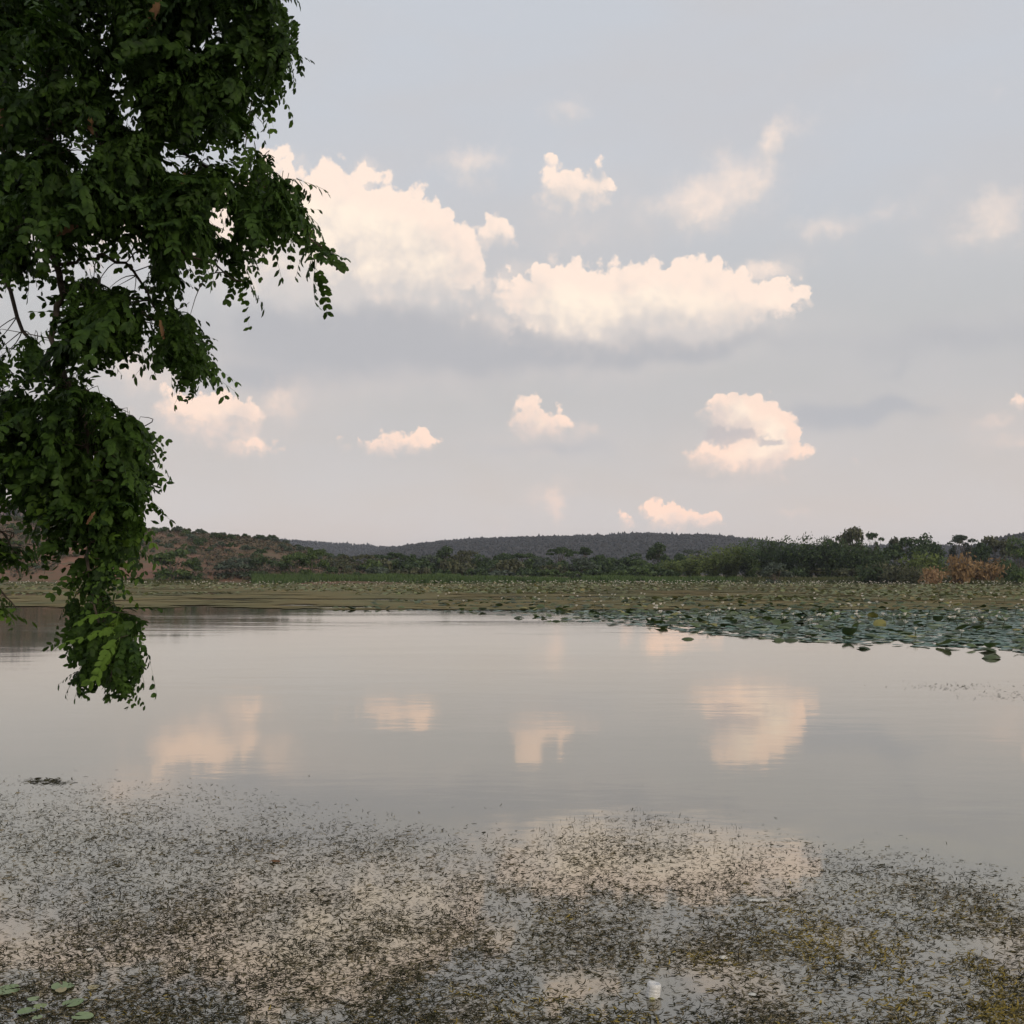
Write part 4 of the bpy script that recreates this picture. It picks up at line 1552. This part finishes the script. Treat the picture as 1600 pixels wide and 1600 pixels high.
def rag(px, py, sx, sy, sz, mat, name, label, cat, seed):
    """a crumpled sheet lying on the water"""
    n = 12
    g = np.linspace(-1, 1, n)
    X, Y = np.meshgrid(g, g, indexing='ij')
    rad = np.maximum(np.abs(X), np.abs(Y)) / np.maximum(np.hypot(X, Y), 1e-6)
    X, Y = X * rad * (.8 + .4 * fbm(X * 1.5 + 9, Y * 1.5 + 9, seed)), Y * rad * (.8 + .4 * fbm(X * 1.5 + 3, Y * 1.5 + 5, seed + 1))
    Z = np.maximum(0, 1 - X ** 2 - Y ** 2) * .6 + (fbm(X * 2.5 + 7, Y * 2.5 + 7, seed + 2) - .35) * .8
    p = on_water(px, py)
    i, j = np.meshgrid(np.arange(n - 1), np.arange(n - 1), indexing='ij')
    f = np.stack([i * n + j, (i + 1) * n + j, (i + 1) * n + j + 1, i * n + j + 1], -1).reshape(-1, 4)
    o = mesh_obj(name, np.stack([X * sx, Y * sy, Z * sz + .002], -1).reshape(-1, 3), f, mat, smooth=True, category=cat, label=label)
    o.location = (p.x, p.y, .003)
    return o


rag(1185, 1408, .06, .025, .009, M_FOAM, 'plastic_bag', 'crumpled whitish plastic bag half sunk in the weed', 'litter', 3)
rag(1130, 1498, .022, .02, .012, M_FOAM, 'foam_scrap', 'small round white scrap floating beside yellow weed', 'litter', 9)
rag(1019, 1562, .014, .014, .006, plastic('pale_petal', (0.62, 0.58, 0.25), .5), 'fallen_petal', 'pale yellow petal floating just below the bottle', 'petal', 12)
rag(430, 1347, .045, .02, .012, plain('dead_leaf', (0.10, 0.05, 0.025), (0.17, 0.09, 0.04), 30), 'dead_leaf', 'brown dead leaf floating in the weed left of centre', 'leaf', 15)
rag(1176, 1555, .02, .02, .004, M_FOAM, 'foam_scrap', 'tiny pale scrap right of the bottle', 'litter', 18)
rag(140, 1485, .018, .016, .008, M_FOAM, 'foam_scrap', 'tiny white scrap at the left among sparse weed', 'litter', 21)

M_TWIG = plain('dark_twig', (0.012, 0.010, 0.008), (0.035, 0.028, 0.020), 30, .8)
for (px, py, h, lab) in ((190, 1398, .06, 'thin dark twig sticking up out of the weed at left'), (1178, 1442, .05, 'thin dark twig standing right of the crumpled bag'), (122, 1452, .045, 'short reddish twig at the left below the taller one'),
                         (1155, 1500, .045, 'bent black twig lying by the yellow weed')):
    p = on_water(px, py)
    parts = [tube_open([(0, 0, -.02), (.01, .01, h * .5), (-.012, 0, h)], [.0035, .003, .0015], 5),
             tube_open([(.008, .008, h * .4), (.04, 0, h * .8)], [.0025, .001], 5), tube_open([(0.004, .004, h * .25), (-.03, .01, h * .5)], [.0025, .001], 5)]
    v, f = merge(parts)
    o = mesh_obj('drowned_twig', v, f, M_TWIG, category='twig', label=lab)
    o.location = (p.x, p.y, 0)
    o.rotation_euler = (0, .15, random.uniform(0, 6))

# ------------------------------------------------------------------ the near tree whose branches hang into view at left
M_LEAF = foliage('feathery_leaflets', (0.007, 0.019, 0.005), (0.058, 0.112, 0.018), .32, .6, ((0.105, 0.185, 0.026), .87), .15, 14.0)
M_BRANCH = plain('branch_bark', (0.050, 0.040, 0.032), (0.110, 0.090, 0.072), 25, .9, .1, bump=.4)
M_POD = plain('dry_seed_pod', (0.120, 0.060, 0.028), (0.220, 0.125, 0.060), 20, .7)

LEAF_OUT = [(430, -150), (432, 0), (452, 28), (468, 75), (450, 98), (438, 140), (428, 165), (400, 175), (384, 190), (372, 215), (395, 235), (420, 255), (440, 285), (460, 300), (463, 330),
            (480, 345), (512, 360), (520, 380), (526, 415), (520, 432), (495, 436), (470, 422), (445, 428), (425, 448), (400, 452), (385, 458), (360, 480), (345, 462), (310, 456), (300, 438),
            (270, 440), (250, 455), (265, 475), (290, 480), (320, 512), (338, 560), (343, 588), (320, 598), (300, 635), (280, 618), (255, 598), (235, 575), (235, 550), (245, 520), (225, 520),
            (200, 530), (175, 555), (140, 572), (130, 590), (160, 600), (190, 630), (215, 650), (238, 690), (248, 712), (233, 730), (238, 770), (228, 790), (214, 800), (226, 825), (204, 830),
            (213, 860), (208, 886), (185, 880), (180, 910), (165, 918), (152, 925), (193, 960), (213, 980), (223, 1005), (214, 1020), (238, 1040), (238, 1068), (222, 1076), (205, 1072),
            (190, 1110), (170, 1096), (140, 1083), (112, 1088), (107, 1050), (120, 1030), (130, 1000), (115, 985), (92, 955), (92, 930), (110, 900), (105, 880), (80, 888), (62, 878), (52, 850),
            (60, 830), (50, 800), (26, 780), (20, 760), (0, 765), (-60, 775), (-60, -150)]
LEAF_MORE = [[(-60, 808), (0, 815), (38, 840), (44, 876), (30, 892), (20, 880), (0, 888), (-60, 900)], [(-60, 905), (0, 915), (28, 940), (38, 966), (20, 968), (0, 963), (-60, 980)]]
HOLES = [[(30, 318), (50, 330), (72, 395), (60, 405), (38, 360)], [(300, 30), (318, 40), (330, 85), (310, 80)], [(150, 385), (200, 375), (232, 420), (215, 470), (170, 440)],
         [(0, 225), (40, 222), (45, 240), (5, 245)], [(98, 190), (125, 190), (135, 235), (105, 225)], [(228, 140), (236, 160), (228, 190), (222, 165)],
         [(255, 225), (285, 240), (270, 290), (250, 270)], [(60, 470), (90, 480), (80, 520), (58, 505)]]


def inside(poly, x, y):
    c = False
    j = len(poly) - 1
    for i in range(len(poly)):
        xi, yi = poly[i]
        xj, yj = poly[j]
        if (yi > y) != (yj > y) and x < (xj - xi) * (y - yi) / (yj - yi) + xi:
            c = not c
        j = i
    return c


def frond(seed):
    """a twice-divided leaf: a drooping stalk with paired pinnae, each carrying paired oval leaflets; hangs from the origin along -Z"""
    r = random.Random(seed)
    v, f = [], []
    length = r.uniform(.10, .15)
    pairs = r.choice([3, 3, 4])
    bend = r.uniform(.4, 1.1)

    def spine(t):
        a = bend * t
        return Vector((math.sin(a) * length * t, 0, -math.cos(a * .8) * length * t))

    def stem(p, prev, wid):
        """adds a stem point and the thin strip back to the one before; returns its index"""
        k = len(v)
        v.extend([p, p + Vector((0, wid, wid * .5))])
        if prev is not None:
            f.append((prev, k, k + 1, prev + 1))
        return k

    def leaflet(k0, along, side, normal, ln, wd):
        base = v[k0]
        k = len(v)
        m1, m2 = base + along * ln * .32, base + along * ln * .75
        v.extend([m1 + side * wd * .5, m2 + side * wd * .46, base + along * ln - normal * ln * .10, m2 - side * wd * .40, m1 - side * wd * .5])
        f.append((k0, k, k + 1, k + 2))
        f.append((k0, k + 2, k + 3, k + 4))

    sp = [stem(spine(0), None, .003)]
    ts = [.30 + .70 * p / (pairs - 1) for p in range(pairs)]
    for t in ts:
        sp.append(stem(spine(t), sp[-1], .0025))
    for p, t in enumerate(ts):
        for s_ in (-1, 1):
            o = spine(t)
            out = Vector((r.uniform(-.2, .5), s_ * r.uniform(.45, 1.0), r.uniform(-.5, .05)))
            if p == pairs - 1:
                out = Vector((r.uniform(.1, .6), s_ * .45, -.6))
            out.normalize()
            pl = r.uniform(.095, .140)
            n = r.choice([7, 8, 9])
            droop = r.uniform(.6, 2.4)
            curl = Vector((r.gauss(0, .35), r.gauss(0, .35), 0))
            prev, k = o, sp[p + 1]
            for i in range(n):
                u = (i + 1) / n
                pos = o + (out * (u - .25 * u * u) + Vector((0, 0, -.55 * droop * u * u)) + curl * u * u) * pl
                d = (pos - prev).normalized()
                side = d.cross(Vector((0, 0, 1)))
                if side.length < .15:
                    side = out.cross(Vector((0, 0, 1)))
                side.normalize()
                nrm = side.cross(d).normalized()
                k = stem(pos, k, .0014)
                for q in (-1, 1):
                    if r.random() < .06:
                        continue
                    al = (side * q * r.uniform(.4, .8) + d * r.uniform(.5, 1.0) + nrm * r.uniform(-.7, -.02)).normalized()
                    ac = al.cross(nrm).normalized()
                    leaflet(k, al, ac, nrm, r.uniform(.026, .043), r.uniform(.016, .024))
                prev = pos
    return np.array([tuple(q) for q in v]), np.array(f)


FRONDS = [frond(s) for s in range(14)]
frond_me = [make_mesh('leaf', v, f, M_LEAF) for v, f in FRONDS]

near = empty('overhanging_tree', (-5.7, 4.1, .38), category='tree', label='large near tree with feathery dark green leaves hanging in from the left')


def part(name, v, f, mat, **kw):
    """a part given in world coordinates"""
    return mesh_obj(name, np.asarray(v, float) - np.array(near.location), f, mat, near, **kw)


def path(pts, r0, r1, sides=7, jitter=.01):
    """smooth wandering branch through points"""
    P_ = [Vector(p) for p in pts]
    out = []
    for i in range(len(P_) - 1):
        a, b = P_[i], P_[i + 1]
        pa, nb = P_[max(i - 1, 0)], P_[min(i + 2, len(P_) - 1)]
        for k in range(4):
            t = k / 4
            q = .5 * ((2 * a) + (b - pa) * t + (2 * pa - 5 * a + 4 * b - nb) * t * t + (3 * a - pa - 3 * b + nb) * t ** 3)
            out.append(q + Vector((random.gauss(0, jitter), random.gauss(0, jitter), random.gauss(0, jitter))))
    out.append(P_[-1])
    n = len(out)
    return out, [r0 + (r1 - r0) * i / (n - 1) for i in range(n)]


nodes = []


def branch(name, pts, r0, r1, sides=6, jitter=.012):
    p, r_ = path(pts, r0, r1, sides, jitter)
    v, f = tube_open(p, r_, sides)
    part(name, v, f, M_BRANCH, smooth=True)
    nodes.extend(p)


branch('trunk', [(-5.7, 4.1, .3), (-5.66, 4.15, 1.3), (-5.5, 4.3, 2.4), (-5.25, 4.5, 3.5)], .26, .19, 12, .02)
top = at(58, -120, 5.0)
branch('limb', [(-5.25, 4.5, 3.4), (-4.6, 4.7, 4.6), (-3.6, 4.9, 5.35), (-2.8, 5.0, 5.45), top], .15, .035, 9, .02)
branch('limb', [(-5.4, 4.4, 2.9), (-4.7, 5.0, 3.6), (-3.7, 5.4, 3.9), at(-70, 330, 5.5)], .10, .03, 8, .02)
B = lambda *q: [at(a, b, c) for a, b, c in q]
branch('hanging_branch', [top] + B((85, 60, 5.0), (80, 200, 4.95), (60, 300, 4.95), (80, 400, 4.9), (95, 460, 4.9), (80, 530, 4.9), (104, 590, 4.85), (132, 640, 4.85), (140, 720, 4.8), (138, 820, 4.8), (142, 920, 4.8), (168, 1010, 4.8), (172, 1070, 4.8)), .024, .004, 6, .008)
branch('side_branch', B((85, 80, 5.0), (180, 60, 5.1), (290, 40, 5.2), (400, 50, 5.2), (450, 80, 5.2)), .012, .003, 5)
branch('side_branch', B((82, 190, 4.95), (180, 200, 5.0), (290, 240, 5.0), (380, 290, 5.0), (450, 340, 4.9), (505, 390, 4.9)), .013, .003, 5)
branch('side_branch', B((120, 120, 5.0), (170, 250, 4.7), (200, 350, 4.7), (300, 400, 4.7), (380, 440, 4.7)), .011, .003, 5)
branch('side_branch', B((86, 420, 4.9), (150, 400, 4.9), (205, 420, 4.9), (240, 490, 4.9), (285, 560, 4.9), (305, 610, 4.9)), .010, .003, 5)
branch('side_branch', B((-70, 330, 5.5), (0, 430, 5.4), (50, 540, 5.3), (110, 600, 5.2), (180, 640, 5.1), (235, 700, 5.1)), .014, .003, 5)
branch('side_branch', B((-70, 640, 5.4), (0, 680, 5.3), (70, 740, 5.2), (130, 800, 5.0), (200, 830, 5.0)), .012, .003, 5)
branch('side_branch', B((-120, 600, 5.6), (-60, 780, 5.5), (0, 835, 5.4), (35, 870, 5.4)), .011, .003, 5)
branch('side_branch', B((-60, 800, 5.5), (-20, 900, 5.4), (25, 950, 5.4)), .008, .003, 5)
branch('side_branch', B((-150, 50, 5.3), (-60, 120, 5.4), (20, 260, 5.5), (60, 420, 5.5)), .014, .004, 5)
branch('side_branch', B((400, 55, 5.2), (398, 130, 5.15), (385, 200, 5.1), (400, 270, 5.0)), .005, .002, 4)
branch('side_branch', B((140, -140, 5.2), (250, -60, 5.4), (330, 60, 5.4), (390, 140, 5.3)), .014, .003, 5)
nodes_np = np.array([tuple(q) for q in nodes])

G = 4
MX0, MY0 = -140, -220
gxs, gys = np.arange(MX0, 600, G), np.arange(MY0, 1180, G)


def poly_mask(poly):
    X, Y = np.meshgrid(gxs, gys, indexing='ij')
    c = np.zeros(X.shape, bool)
    j = len(poly) - 1
    for i in range(len(poly)):
        xi, yi = poly[i]
        xj, yj = poly[j]
        if yi != yj:
            c ^= ((yi > Y) != (yj > Y)) & (X < (xj - xi) * (Y - yi) / (yj - yi) + xi)
        j = i
    return c


MASK = poly_mask(LEAF_OUT)
for q in LEAF_MORE:
    MASK |= poly_mask(q)
MX, MY = np.meshgrid(gxs, gys, indexing='ij')
OPEN = np.zeros(MASK.shape, bool)
for q in HOLES:
    OPEN |= poly_mask(q)
# small chinks of sky between the sprays, more of them where the canopy is thin
OPEN |= fbm(MX / 26 + 50, MY / 26 + 50, 211, 3) > np.interp(MY, [-200, 300, 420, 560, 700, 1100], [.65, .63, .60, .61, .66, .70])
PEEK = [v[:: max(1, len(v) // 70)] for v, f in FRONDS]
cT, sT = math.cos(TILT), math.sin(TILT)


def seen(pts):
    """grid cells of the photograph that points fall on"""
    dz, dy = pts[:, 2] - CAM_H, pts[:, 1]
    dep = dy * cT + dz * sT
    u = 800 + 1600 * pts[:, 0] / dep
    w_ = 800 - 1600 * (dz * cT - dy * sT) / dep
    i = np.clip(((u - MX0) / G).astype(int), 0, MASK.shape[0] - 1)
    j = np.clip(((w_ - MY0) / G).astype(int), 0, MASK.shape[1] - 1)
    return i, j


roots, rots, scl, key, var = [], [], [], [], []
tw = []
rf = random.Random(12)
tries = 0
while len(roots) < 1320 and tries < 60000:
    tries += 1
    px, py = rf.uniform(-90, 535), rf.uniform(-170, 1115)
    ci, cj = int((px - MX0) / G), int((py - MY0) / G)
    if not MASK[ci, cj] or OPEN[ci, cj]:
        continue
    # keep the hanging tips slim: shallow depth where the mass is narrow
    deep = .28 if py > 700 else .45 if py > 480 else .75
    y = 4.95 + rf.uniform(-deep, deep) + (.35 if px < 60 else 0)
    c = at(px, py, y)
    root = c + Vector((0, 0, .085))
    near_i = int(np.argmin(((nodes_np - np.array(root)) ** 2).sum(1)))
    nd = nodes[near_i]
    away = Vector((root.x - nd.x, root.y - nd.y, 0))
    yaw = math.atan2(away.y, away.x) + rf.gauss(0, .9) if away.length > .02 else rf.uniform(0, 6.28)
    m = Matrix.Rotation(yaw, 3, 'Z') @ Matrix.Rotation(rf.gauss(-.2, .45), 3, 'Y') @ Matrix.Rotation(rf.gauss(0, .35), 3, 'X')
    k, sc = rf.randrange(len(FRONDS)), rf.uniform(.65, 1.3)
    i, j = seen(np.einsum('ij,nj->ni', np.array(m), PEEK[k] * sc) + np.array(root))
    if MASK[i, j].mean() < (rf.uniform(.5, .8) if px > 400 else rf.uniform(.66, .86) if py > 960 else rf.uniform(.72, .90)) or OPEN[i, j].mean() > .22:
        continue
    roots.append(root)
    rots.append(np.array(m))
    scl.append(sc)
    var.append(k)
    key.append(-y + rf.random() * .3)
    ln = (root - nd).length
    if .04 < ln < .26:
        side = Vector((rf.gauss(0, .14), rf.gauss(0, .14), rf.uniform(-.02, .22))) * ln
        tq = [nd.lerp(root, t) + side * math.sin(math.pi * t) for t in (0, .2, .4, .6, .8, 1)]
        tw.append(tube_open(tq, [.0035, .0032, .0028, .0024, .002, .0014], 3))
print('fronds', len(roots), tries)
order = np.argsort(key)[::-1]                                      # nearest first
for i in order[:300]:
    o = bpy.data.objects.new('leaf', frond_me[var[i]])
    link(o, near)
    o.location = roots[i] - Vector(near.location)
    o.rotation_euler = Matrix(rots[i].tolist()).to_euler()
    o.scale = (scl[i],) * 3
parts = []
for s in range(len(FRONDS)):
    idx = np.array([i for i in order[300:] if var[i] == s])
    parts.append(scatter(FRONDS[s][0], FRONDS[s][1], np.array([tuple(roots[i]) for i in idx]), np.array([rots[i] for i in idx]), np.array([scl[i] for i in idx])))
v, f = merge(parts)
part('foliage', v, f, M_LEAF, kind='stuff')
v, f = merge(tw)
part('twigs', v, f, M_BRANCH, kind='stuff')

# papery dry pods caught among the leaves
pv, pf = [], []
for i in range(9):
    t = i / 8
    w = .016 * math.sin(math.pi * min(max(t * .92 + .05, 0), 1)) ** .5
    b_ = .004 * math.sin(t * 22)
    pv += [(b_ - w, .003 * math.sin(i * 2.1), -.15 * t), (b_, .005 + .002 * math.cos(i * 3), -.15 * t), (b_ + w, .003 * math.cos(i * 1.7), -.15 * t)]
for i in range(8):
    pf += [(3 * i, 3 * i + 1, 3 * i + 4, 3 * i + 3), (3 * i + 1, 3 * i + 2, 3 * i + 5, 3 * i + 4)]
pod_me = make_mesh('seed_pod', pv, pf, M_POD, True)
for (px, py, y, rx, ry, s) in ((250, -5, 4.3, .2, .3, 1.0), (133, 165, 4.3, 0, -.3, .9), (4, 160, 4.5, .2, .2, .8), (122, 352, 4.4, .3, 1.2, .8), (148, 800, 4.45, .1, .8, .5), (288, 270, 4.5, .1, .2, .7), (250, 500, 4.5, .2, -.1, .6)):
    o = link(bpy.data.objects.new('seed_pod', pod_me), near)
    o.location = at(px, py, y) - Vector(near.location)
    o.rotation_euler = (rx, ry, random.uniform(-.5, .5))
    o.scale = (s * 1.1, s, s)
